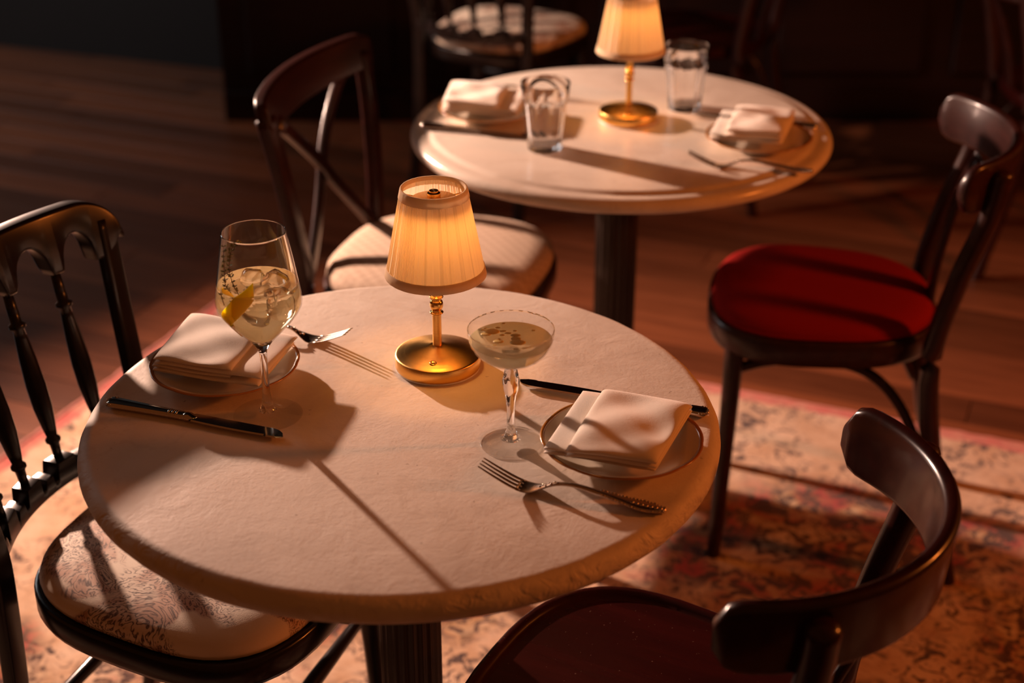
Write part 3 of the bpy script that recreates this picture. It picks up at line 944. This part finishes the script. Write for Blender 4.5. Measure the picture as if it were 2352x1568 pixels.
napkin('blush napkin folded on the left plate of the far table', [
    (A1, 0.7745, 0.0075, 0.0006), (A2, 0.7835, 0.0085, 0.0015), (lerp4(A2, 0.0, 0.73), 0.7920, 0.0090, 0.0045)], 14, (0.08, 1.11))
B1 = shifted(NRo, (0.5480, 0.965), 0.98, R(4)); B2 = shifted(NRu, (0.5600, 0.955), 0.98, R(4))
napkin('blush napkin folded on the right plate of the far table', [
    (B1, 0.7740, 0.0065, 0.0006), (B1, 0.7805, 0.0060, 0.0008), (B2, 0.7870, 0.0065, 0.0015), (B2, 0.7945, 0.0095, 0.0040)], 21, (0.55, 0.95))

# ------------------------------------------------------------------ cutlery
def interp(tbl, s):
    n = len(tbl)
    if s <= tbl[0][0]: return tbl[0][1]
    for i in range(n - 1):
        (a, va), (b_, vb) = tbl[i], tbl[i + 1]
        if s <= b_:
            h = b_ - a; t = (s - a) / h
            ma = (vb - tbl[i - 1][1]) / (b_ - tbl[i - 1][0]) if i > 0 else (vb - va) / h
            mb = (tbl[i + 2][1] - va) / (tbl[i + 2][0] - a) if i + 2 < n else (vb - va) / h
            return (2 * t**3 - 3 * t**2 + 1) * va + (t**3 - 2 * t**2 + t) * h * ma + (-2 * t**3 + 3 * t**2) * vb + (t**3 - t**2) * h * mb
    return tbl[-1][1]
FZ = [(0.0, 0.0235), (0.020, 0.0135), (0.040, 0.0050), (0.056, 0.0020), (0.070, 0.0060), (0.085, 0.0125), (0.105, 0.0150), (0.135, 0.0110), (0.175, 0.0045), (0.206, 0.0030)]
FW = [(0.046, 0.0125), (0.056, 0.0118), (0.066, 0.0085), (0.076, 0.0044), (0.088, 0.0030), (0.110, 0.0032), (0.135, 0.0046), (0.160, 0.0070), (0.182, 0.0100), (0.196, 0.0078), (0.204, 0.0040), (0.207, 0.0010)]
def lofts(q, s0, s1, n, yc, hw, th, zoff=0.0):
    rs = []
    for k in range(n + 1):
        s = s0 + (s1 - s0) * k / n
        z = interp(FZ, s) + zoff; w_ = hw(s); t_ = th(s); yy = yc(s)
        rs.append([(s, yy + w_ * math.cos(a), z + t_ * math.sin(a) + 0.10 * 0) for a in [2 * PI * j / 14 for j in range(14)]])
    q.rings(rs, cap0=True, cap1=True)
def make_fork(label, heel, ang, mat):
    """local x runs from tine tips (0) to handle end; placed so the heel (s=0.056) lands at heel"""
    c, s_ = math.cos(ang), math.sin(ang)
    t = thing('fork', label, 'fork', (heel[0] - 0.056 * c, heel[1] - 0.056 * s_, T), ang, group='table forks')
    q = MB()
    lofts(q, 0.043, 0.090, 14, lambda s: 0.0, lambda s: interp(FW, max(s, 0.046)), lambda s: 0.0011 + 0.0009 * min(1, max(0, (s - 0.06) / 0.025)))
    for k in range(4):
        y0 = (k - 1.5) * 0.0066
        lofts(q, 0.0, 0.048, 12, lambda s: y0 * (0.93 + 0.07 * s / 0.048), lambda s: 0.0011 + 0.0009 * min(1, s / 0.03), lambda s: 0.0007 + 0.0005 * min(1, s / 0.03))
    q.build('head', mat, t)
    q = MB()
    lofts(q, 0.084, 0.2068, 34, lambda s: 0.0, lambda s: interp(FW, s), lambda s: 0.0019 + 0.0006 * min(1, (s - 0.084) / 0.05))
    h = q.build('handle', mat, t)
    # cast scrolls along both edges of the handle and a raised spine
    q = MB()
    for k in range(19):
        s = 0.136 + 0.0038 * k
        w_ = interp(FW, min(s, 0.203)); z = interp(FZ, s)
        for sg in (-1, 1):
            q.sphere((s, sg * (w_ - 0.0002), z + 0.0012), 0.0015 + 0.0004 * math.sin(k * 2.2), 1.25, 0.9, 0.55, 8, 5)
    for k in range(7):
        s = 0.170 + 0.0052 * k
        q.sphere((s, 0, interp(FZ, s) + 0.0020), 0.0026, 1.0, 1.3, 0.5, 8, 5)
    for k in range(6):
        s = 0.068 + 0.0032 * k
        q.sphere((s, (0.0014 if k % 2 else -0.0014), interp(FZ, s) + 0.0016), 0.0016, 1.1, 1, 0.6, 8, 5)
    q.build('scrollwork', mat, h)['kind'] = 'stuff'
    return t
fk = make_fork('ornate steel fork in front of the right plate of the front table', (0.1490, -0.1700), math.atan2(-0.044, 0.131), M['steel_old'])
f2 = dup(fk, 'steel fork behind the left napkin of the front table, tines towards the lamp', (0, 0, T))
def place_fork(o, heel, ang):
    c, s_ = math.cos(ang), math.sin(ang)
    o.location = (heel[0] - 0.056 * c, heel[1] - 0.056 * s_, T); o.rotation_euler = (0, 0, ang)
place_fork(f2, (-0.1300, 0.1900), R(158))
f3 = dup(fk, 'steel fork in front of the right plate of the far table', (0, 0, T))
place_fork(f3, (0.4800, 0.8360), math.atan2(-0.025, 0.135))
f4 = dup(fk, 'steel fork behind the left plate of the far table, mostly hidden by the tumbler', (0, 0, T))
place_fork(f4, (0.1750, 1.2250), R(160))

def make_knife(label, a, b_, group='table knives'):
    """from handle end a to blade tip b_"""
    v = Vector(b_) - Vector(a); ang = math.atan2(v.y, v.x); ln = v.length
    t = thing('table_knife', label, 'knife', (a[0], a[1], T), ang, group=group)
    hl = 0.108
    q = MB(); rs = []
    for k in range(25):
        u = k / 24; s = hl * u
        w_ = 0.0066 + 0.0048 * (1 - u) ** 1.3 if u > 0.05 else 0.0112 * math.sqrt(max(0.02, u / 0.05))
        th = 0.0048 - 0.0004 * u
        if u < 0.05: th *= math.sqrt(max(0.05, u / 0.05))
        sec = []
        for j in range(20):
            a_ = 2 * PI * j / 20
            yy = w_ * math.cos(a_); zz = th * math.sin(a_)
            if math.sin(a_) > 0.5: zz += 0.0005 * math.cos(3 * PI * yy / w_)
            sec.append((s, yy, 0.0050 + zz))
        rs.append(sec)
    q.rings(rs, cap0=True, cap1=True)
    h = q.build('handle', M['steel'], t)
    q = MB()
    for k, (s, r) in enumerate(((0.086, 0.0068), (0.091, 0.0064), (0.096, 0.0066))):
        rs = [[(s + 0.0014 * c_, (r + 0.0004 * m_) * math.cos(2 * PI * j / 16), 0.005 + 0.0052 * (1 + .06 * m_) * math.sin(2 * PI * j / 16)) for j in range(16)] for c_, m_ in ((-1, -1), (-0.6, 0.6), (0, 1), (0.6, 0.6), (1, -1))]
        q.rings(rs, cap0=True, cap1=True)
    for k in range(9):
        a_ = PI * (0.5 + k / 8)
        q.sphere((0.0095 + 0.0085 * math.cos(a_), 0.0088 * math.sin(a_), 0.0072), 0.0014, seg=8, rg=5)
    q.build('beading', M['steel'], h)['kind'] = 'stuff'
    q = MB(); rs = []
    bl = ln - hl
    for k in range(41):
        u = k / 40; s = hl + bl * u
        e_ = max(0.0, (u - 0.84) / 0.16)
        yb = -0.0075 - 0.0030 * math.sin(PI * min(1, u * 1.1) * 0.9) ** 0.7 if u < 0.84 else -0.0105 + 0.0050 * (1 - math.sqrt(max(0, 1 - e_ * e_)))
        yt = 0.0078 if u < 0.84 else 0.0078 - 0.0125 * (1 - math.sqrt(max(0, 1 - e_ * e_)))
        if u < 0.06: yb = -0.0045 - 0.003 * u / 0.06; yt = 0.0045 + 0.0017 * u / 0.06
        if yt < yb + 0.0006: yt = yb + 0.0006
        tk = 0.0013 if u < 0.95 else 0.0008
        rs.append([(s, yt, 0.0050 + tk), (s, yb + 0.002, 0.0050 + tk * 0.9), (s, yb, 0.0050), (s, yb + 0.002, 0.0050 - tk * 0.9), (s, yt, 0.0050 - tk)])
    q.rings(rs, cap0=True, cap1=True)
    q.build('blade', M['steel'], t, smooth=False, bevel=0.0)
    q = MB().rings([[(hl + d, w_ * math.cos(2 * PI * j / 16), 0.005 + th * math.sin(2 * PI * j / 16)) for j in range(16)] for d, w_, th in ((-0.003, 0.0055, 0.0045), (0.0, 0.0072, 0.0056), (0.004, 0.0070, 0.0050), (0.010, 0.0062, 0.0020), (0.014, 0.0050, 0.0012))], cap0=True, cap1=True)
    q.build('bolster', M['steel'], t)
    return t
make_knife('steel knife in front of the left plate, blade tip at the wine glass foot', (-0.353, 0.0180), (-0.131, -0.0620))
make_knife('steel knife behind the right plate of the front table, blade towards the coupe', (0.3610, -0.0110), (0.1380, 0.0680))
make_knife('steel knife in front of the left plate of the far table', (-0.034, 1.0430), (0.192, 0.9720))
make_knife('steel knife behind the right plate of the far table', (0.6760, 1.0280), (0.4560, 1.1080))

# ------------------------------------------------------------------ chairs
def outline(a, b_f, b_b, taper, p, n=56):
    """seat plan: half width a, front depth b_f, back depth b_b"""
    out = []
    for k in range(n):
        t = 2 * PI * k / n
        c, s_ = math.cos(t), math.sin(t)
        x = a * math.copysign(abs(c) ** (2 / p), c)
        y = (b_f if s_ > 0 else b_b) * math.copysign(abs(s_) ** (2 / p), s_)
        x *= 1 + taper * y / b_f
        out.append((x, y))
    return out
def seat_loft(q, ol, levels):
    q.rings([[(x * k, y * k, z) for x, y in ol] for k, z in levels], cap0=True, cap1=True)

def bistro_chair(label, loc, rz, wood, upholstered, Ra=0.212, A=R(74), yc=-0.085, bd=0.0):
    t = thing('bistro_chair', label, 'chair', loc, rz)
    ol = outline(0.198, 0.205, 0.200, 0.10, 2.7)
    SZ = 0.468
    if upholstered:
        q = MB(); seat_loft(q, ol, [(0.90, SZ - 0.050), (0.985, SZ - 0.048), (1.0, SZ - 0.040), (1.0, SZ - 0.010), (0.99, SZ - 0.003), (0.965, SZ), (0.94, SZ - 0.004), (0.90, SZ - 0.010)])
        q.build('seat_frame', wood, t)
        q = MB(); seat_loft(q, ol, [(0.90, SZ - 0.012), (0.945, SZ - 0.004), (0.952, SZ + 0.004), (0.935, SZ + 0.013), (0.88, SZ + 0.021), (0.75, SZ + 0.027), (0.5, SZ + 0.030), (0.2, SZ + 0.031), (0.01, SZ + 0.031)])
        cu = q.build('cushion', M['velvet'], t)
        pts = [(x * 0.953, y * 0.953, SZ + 0.003) for x, y in ol]; pts.append(pts[0])
        MB().tube(pts, 0.0028, 8, caps=False).build('piping', M['velvet'], cu)
    else:
        q = MB(); seat_loft(q, ol, [(0.90, SZ - 0.032), (0.985, SZ - 0.031), (1.0, SZ - 0.024), (1.0, SZ - 0.006), (0.992, SZ - 0.001), (0.975, SZ + 0.001), (0.95, SZ), (0.93, SZ - 0.004), (0.915, SZ - 0.007), (0.89, SZ - 0.0075), (0.5, SZ - 0.0085), (0.01, SZ - 0.0085)])
        q.build('seat', M['seat_wood'], t)
    # curved yoke backrest with rounded ends
    zb, zt = 0.712, 0.798
    q = MB(); rs = []
    n = 44
    sec = rrect(0.0085, 0.5, 0.0080, 4)
    for k in range(n + 1):
        th = -A + 2 * A * k / n
        d = (A - abs(th)) * Ra
        e = min(1.0, d / 0.034); hf = 0.40 + 0.60 * math.sqrt(max(0.0, 1 - (1 - e) ** 2))
        if d < 1e-6: hf = 0.36
        hh = (zt - zb) / 2 * hf; zm = (zt + zb) / 2
        ring = []
        hw_ = 0.0090
        for a_, b_ in rrect(hw_, hh, 0.0078, 4):
            lean = -0.10 * (b_ + zm - zb)
            r = Ra + a_ - lean * 0.9
            ring.append((r * math.sin(th), yc + bd - r * math.cos(th), zm + b_))
        rs.append(ring)
    q.rings(rs, cap0=True, cap1=True)
    q.build('backrest', wood, t)
    lx = 0.178 if Ra < 0.23 else 0.165                      # uprights stand outside the bent yoke
    ly = yc + bd - math.sqrt((Ra + 0.0235) ** 2 - lx ** 2)
    for s_ in (-1, 1):
        P = smooth_path([(s_ * 0.178, -0.262, 0.0), (s_ * 0.170, -0.215, 0.20), (s_ * 0.163, -0.182, 0.42), (s_ * (0.163 * 0.6 + lx * 0.4), -0.182 * 0.65 + ly * 0.35, 0.58), (s_ * (lx - 0.002), -0.182 * 0.15 + ly * 0.85, 0.70), (s_ * lx, ly, 0.775)], 40)
        MB().tube(P, [0.0145 + 0.0030 * min(1, i / 12) for i in range(len(P))], 18).build('stile', wood, t)
        P = smooth_path([(s_ * 0.150, 0.148, 0.440), (s_ * 0.156, 0.152, 0.25), (s_ * 0.166, 0.160, 0.0)], 16)
        MB().tube(P, [0.0180 - 0.0055 * i / (len(P) - 1) for i in range(len(P))], 18).build('front_leg', wood, t)
        # bent brace from front leg along under the seat and down to the back leg
        P = smooth_path([(s_ * 0.150, 0.140, 0.385), (s_ * 0.146, 0.085, 0.402), (s_ * 0.145, 0.0, 0.412), (s_ * 0.147, -0.080, 0.395), (s_ * 0.152, -0.140, 0.340), (s_ * 0.163, -0.195, 0.235)], 30)
        MB().tube(P, 0.0095, 12).build('bent_brace', wood, t)
    P = smooth_path([(-0.150, 0.148, 0.385), (-0.085, 0.150, 0.405), (0, 0.150, 0.412), (0.085, 0.150, 0.405), (0.150, 0.148, 0.385)], 20)
    MB().tube(P, 0.0090, 12).build('bent_brace', wood, t)
    P = [(0, -0.184, 0.44), (0, -0.205 + bd * 0.3, 0.55), (0, -0.243 + bd * 0.7, 0.66), (0, -0.278 + bd, 0.73), (0, -0.286 + bd, 0.745)]
    MB().sweep(smooth_path(P, 16), rrect(0.024, 0.0060, 0.0045, 3), up=(0, 1, 0.2)).build('back_slat', wood, t)
    return t
# polished seat with specks of dust
m, nt, p = new_mat('dark_polished_seat_wood')
v = coords(nt)
dust = ramp(nt, noise(nt, v, 260, 2, 0.5), [(0.73, (0, 0, 0)), (0.76, (1, 1, 1))])
c0 = ramp(nt, noise(nt, coords(nt, (30, 3, 30)), 1.0, 5, 0.6), [(0.3, (0.018, 0.0024, 0.0018)), (0.7, (0.034, 0.0042, 0.0030))])
L(nt, mix(nt, dust, c0, (0.10, 0.055, 0.04)), p.inputs['Base Color'])
p.inputs['Roughness'].default_value = 0.26
p.inputs['Specular IOR Level'].default_value = 0.2
M['seat_wood'] = m

bistro_chair('glossy dark bistro chair with plain wooden seat, cut by the bottom of the picture', (0.284, -0.190, 0.009), R(62), M['mahogany'], False)
bistro_chair('dark bistro chair with red velvet seat at the right of the far table', (0.690, 0.915, 0.009), R(80), M['redwood'], True, 0.25, R(53), -0.085, 0.050)

# spindle chair
def spindle_prof(h):
    return [(0.0, 0.0062), (0.06, 0.0062), (0.10, 0.0070), (0.115, 0.0105), (0.13, 0.0105), (0.145, 0.0072), (0.20, 0.0095), (0.32, 0.0130), (0.45, 0.0135), (0.60, 0.0115), (0.72, 0.0088), (0.775, 0.0078), (0.785, 0.0115), (0.805, 0.0115), (0.815, 0.0076), (0.88, 0.0074), (1.0, 0.0066)]
def spindle_chair(label, loc, rz, wood, cushion, group=None):
    t = thing('spindle_chair', label, 'chair', loc, rz, group)
    SZ = 0.466
    ol = outline(0.205, 0.215, 0.200, 0.12, 3.0)
    q = MB(); seat_loft(q, ol, [(0.90, SZ - 0.040), (0.985, SZ - 0.038), (1.0, SZ - 0.030), (1.0, SZ - 0.004), (0.985, SZ + 0.001), (0.95, SZ - 0.002), (0.90, SZ - 0.006)])
    q.build('seat_frame', wood, t)
    q = MB(); seat_loft(q, ol, [(0.90, SZ - 0.006), (0.955, SZ + 0.002), (0.962, SZ + 0.010), (0.945, SZ + 0.020), (0.89, SZ + 0.029), (0.75, SZ + 0.036), (0.5, SZ + 0.040), (0.2, SZ + 0.042), (0.01, SZ + 0.042)])
    q.build('cushion', cushion, t)
    # back: curved in plan, flaring wider to the top, leaning back
    zl, zt = 0.548, 0.866
    def back(u, z):
        """u in -1..1 across the back"""
        k = (z - zl) / (zt - zl)
        hw = 0.172 + 0.038 * k
        return Vector((u * hw, -0.192 - 0.052 * (1 - u * u) - 0.060 * max(0, k) - 0.00 * k, z))
    for s_ in (-1, 1):
        pts = [(s_ * 0.172, -0.250, 0.0), (s_ * 0.170, -0.205, 0.22), (s_ * 0.170, -0.190, 0.45)] + [back(s_ * 1.0, z) for z in (0.548, 0.65, 0.75, 0.832)]
        P = smooth_path(pts, 36)
        MB().sweep(P, rrect(0.0165, 0.0098, 0.005, 3), up=(0, 1, 0.1)).build('stile', wood, t)
        # turned front legs
        lp_ = [(0.0, 0.0085), (0.06, 0.0095), (0.10, 0.0115), (0.11, 0.0140), (0.13, 0.0140), (0.14, 0.0115), (0.30, 0.0130), (0.55, 0.0160), (0.66, 0.0185), (0.70, 0.0185), (0.71, 0.0160), (0.725, 0.0190), (0.745, 0.0190), (0.755, 0.0160), (0.80, 0.0185), (1.0, 0.0200)]
        b0, b1 = Vector((s_ * 0.178, 0.165, 0.0)), Vector((s_ * 0.172, 0.150, 0.430))
        MB().tube([b0.lerp(b1, u) for u, _ in lp_], [r for _, r in lp_], 18).build('front_leg', wood, t)
        MB().tube([(s_ * 0.172, -0.200, 0.255), (s_ * 0.1745, -0.02, 0.262), (s_ * 0.175, 0.152, 0.270)], [0.0080, 0.0115, 0.0080], 12).build('side_stretcher', wood, t)
    MB().tube([(-0.175, 0.154, 0.300), (0, 0.154, 0.300), (0.175, 0.154, 0.300)], [0.0075, 0.0115, 0.0075], 12).build('front_stretcher', wood, t)
    MB().tube([(-0.170, -0.205, 0.230), (0, -0.205, 0.230), (0.170, -0.205, 0.230)], [0.0075, 0.0105, 0.0075], 12).build('rear_stretcher', wood, t)
    # crest rail: board with rounded shoulders, scalloped arches below
    q = MB(); n = 120; cz = zt - 0.084
    us = [(-1.09 + 2.18 * k / n) for k in range(n + 1)]
    cusp = [-0.60, -0.20, 0.20, 0.60]
    posts = [-0.93] + cusp + [0.93]
    def low(u):
        # arches between posts; cusps reach lowest
        for a_, b_ in zip(posts, posts[1:]):
            if a_ <= u <= b_:
                h = 0.075 if b_ - a_ < 0.38 else 0.085
                m_ = (u - (a_ + b_) / 2) / ((b_ - a_) / 2)
                f = min(1.0, abs(m_) / 0.74)
                return cz + 0.046 * math.sqrt(max(0, 1 - f * f))
        return cz
    def high(u):
        e = max(0.0, (abs(u) - 0.80) / 0.29)
        return zt - 0.055 * (1 - math.sqrt(max(0, 1 - e * e)))
    rs = []
    for u in us:
        lo, hi = low(u), max(high(u), cz + 0.015)
        if abs(u) > 0.93: lo = min(hi - 0.004, cz + 0.035 * ((abs(u) - 0.93) / 0.16) ** 2)
        ring = []
        hh = (hi - lo) / 2; zm = (hi + lo) / 2
        for a_, b_ in rrect(0.0128, max(hh, 0.006), 0.0055, 3):
            pnt = back(u * 0.985, zm + b_)
            ring.append((pnt.x, pnt.y + a_, pnt.z))
        rs.append(ring)
    q.rings(rs, cap0=True, cap1=True)
    q.build('crest_rail', wood, t, smooth=True)
    # lower rail with notched top
    q = MB(); rs = []
    bots = [-0.66, -0.22, 0.22, 0.66]
    for k in range(97):
        u = -1.0 + 2.0 * k / 96
        d = min(abs(u - b_) for b_ in bots)
        hi = 0.545 if d < 0.105 else (0.522 if d < 0.16 else 0.534)
        lo = 0.505 + 0.006 * u * u
        hh = (hi - lo) / 2; zm = (hi + lo) / 2
        ring = []
        for a_, b_ in rrect(0.0135, hh, 0.003, 2):
            pnt = back(u * 0.97, zm + b_)
            ring.append((pnt.x, pnt.y + a_, pnt.z))
        rs.append(ring)
    q.rings(rs, cap0=True, cap1=True)
    q.build('lower_rail', wood, t, smooth=True, sharp=35)
    for a_, b_ in zip(bots, cusp):
        p0, p1 = back(a_, 0.540), back(b_, cz + 0.006)
        MB().tube([p0.lerp(p1, u) for u, _ in spindle_prof(0)], [r for _, r in spindle_prof(0)], 16, caps=False).build('spindle', wood, t)
    return t
spindle_chair('black spindle-back chair with flowered seat tucked under the left of the front table', (-0.280, 0.106, 0.009), R(-110.5), M['ebonised'], M['floral'])
spindle_chair('dark spindle-back chair standing empty behind the far table, turned away', (0.110, 2.700, 0.0), R(-28), M['ebonised'], M['floral'])

# cross-back chair
def cross_chair(label, loc, rz):
    t = thing('cross_back_chair', label, 'chair', loc, rz)
    wood = M['redwood']
    SZ = 0.458
    ol = outline(0.212, 0.215, 0.200, 0.08, 2.8)
    q = MB(); seat_loft(q, ol, [(0.90, SZ - 0.042), (0.985, SZ - 0.040), (1.0, SZ - 0.032), (1.0, SZ - 0.006), (0.985, SZ), (0.95, SZ - 0.002), (0.90, SZ - 0.006)])
    q.build('seat_frame', wood, t)
    q = MB(); seat_loft(q, ol, [(0.90, SZ - 0.006), (0.960, SZ + 0.002), (0.972, SZ + 0.012), (0.960, SZ + 0.024), (0.905, SZ + 0.035), (0.77, SZ + 0.042), (0.5, SZ + 0.046), (0.2, SZ + 0.047), (0.01, SZ + 0.047)])
    q.build('cushion', M['check'], t)
    def bk(u, z):
        k = max(0.0, (z - 0.46) / 0.38)
        return Vector((u * (0.178 + 0.052 * k), -0.192 - 0.045 * (1 - u * u) * k - 0.038 * k * k, z))
    for s_ in (-1, 1):
        P = smooth_path([(s_ * 0.175, -0.255, 0.0), (s_ * 0.172, -0.205, 0.22)] + [bk(s_ * 0.97, z) for z in (0.46, 0.58, 0.70, 0.80)], 36)
        MB().sweep(P, rrect(0.0170, 0.0130, 0.006, 3), up=(0, 1, 0.1)).build('stile', wood, t)
        P = smooth_path([(s_ * 0.158, 0.155, 0.430), (s_ * 0.165, 0.160, 0.2), (s_ * 0.172, 0.166, 0.0)], 12)
        MB().tube(P, [0.0185 - 0.006 * i / (len(P) - 1) for i in range(len(P))], 16).build('front_leg', wood, t)
        MB().tube([(s_ * 0.170, -0.205, 0.23), (s_ * 0.165, 0.158, 0.23)], 0.0095, 12).build('side_stretcher', wood, t)
    MB().tube([(-0.168, -0.02, 0.232), (0.168, -0.02, 0.232)], 0.0090, 12).build('cross_stretcher', wood, t)
    q = MB(); rs = []
    for k in range(41):
        u = -1.04 + 2.08 * k / 40
        ring = []
        e = max(0.0, (abs(u) - 0.90) / 0.14)
        for a_, b_ in rrect(0.0115, 0.034 - 0.012 * e * e, 0.006, 4):
            pnt = bk(u, 0.800 + b_)
            ring.append((pnt.x, pnt.y + a_, pnt.z))
        rs.append(ring)
    q.rings(rs, cap0=True, cap1=True)
    q.build('top_rail', wood, t)
    for s_ in (-1, 1):
        pts = []
        for k in range(15):
            v_ = k / 14
            z = 0.470 + (0.775 - 0.470) * v_
            m_ = (v_ - 0.52)
            u = s_ * (0.80 * math.copysign(abs(m_ / 0.52) ** 1.15, m_))
            pnt = bk(u, z); pnt.y += 0.006 * s_
            pts.append(pnt)
        MB().sweep(pts, rrect(0.0125, 0.0062, 0.003, 2), up=(0, 1, 0.15)).build('cross_slat', wood, t)
    return t
cross_chair('dark red cross-back chair with beige checked seat behind the front lamp', (-0.012, 1.055, 0.009), R(-107))

# dim chairs at the back of the room
bistro_chair('dim dark wooden chair in the shadows behind the right tumbler', (0.660, 2.750, 0.0), R(64), M['redwood'], False)  # dark wood seat stands in for a red seat in deep shade
bistro_chair('dim dark wooden chair behind the velvet chair, at the right edge', (1.597, 2.218, 0.0), R(-90), M['redwood'], False)
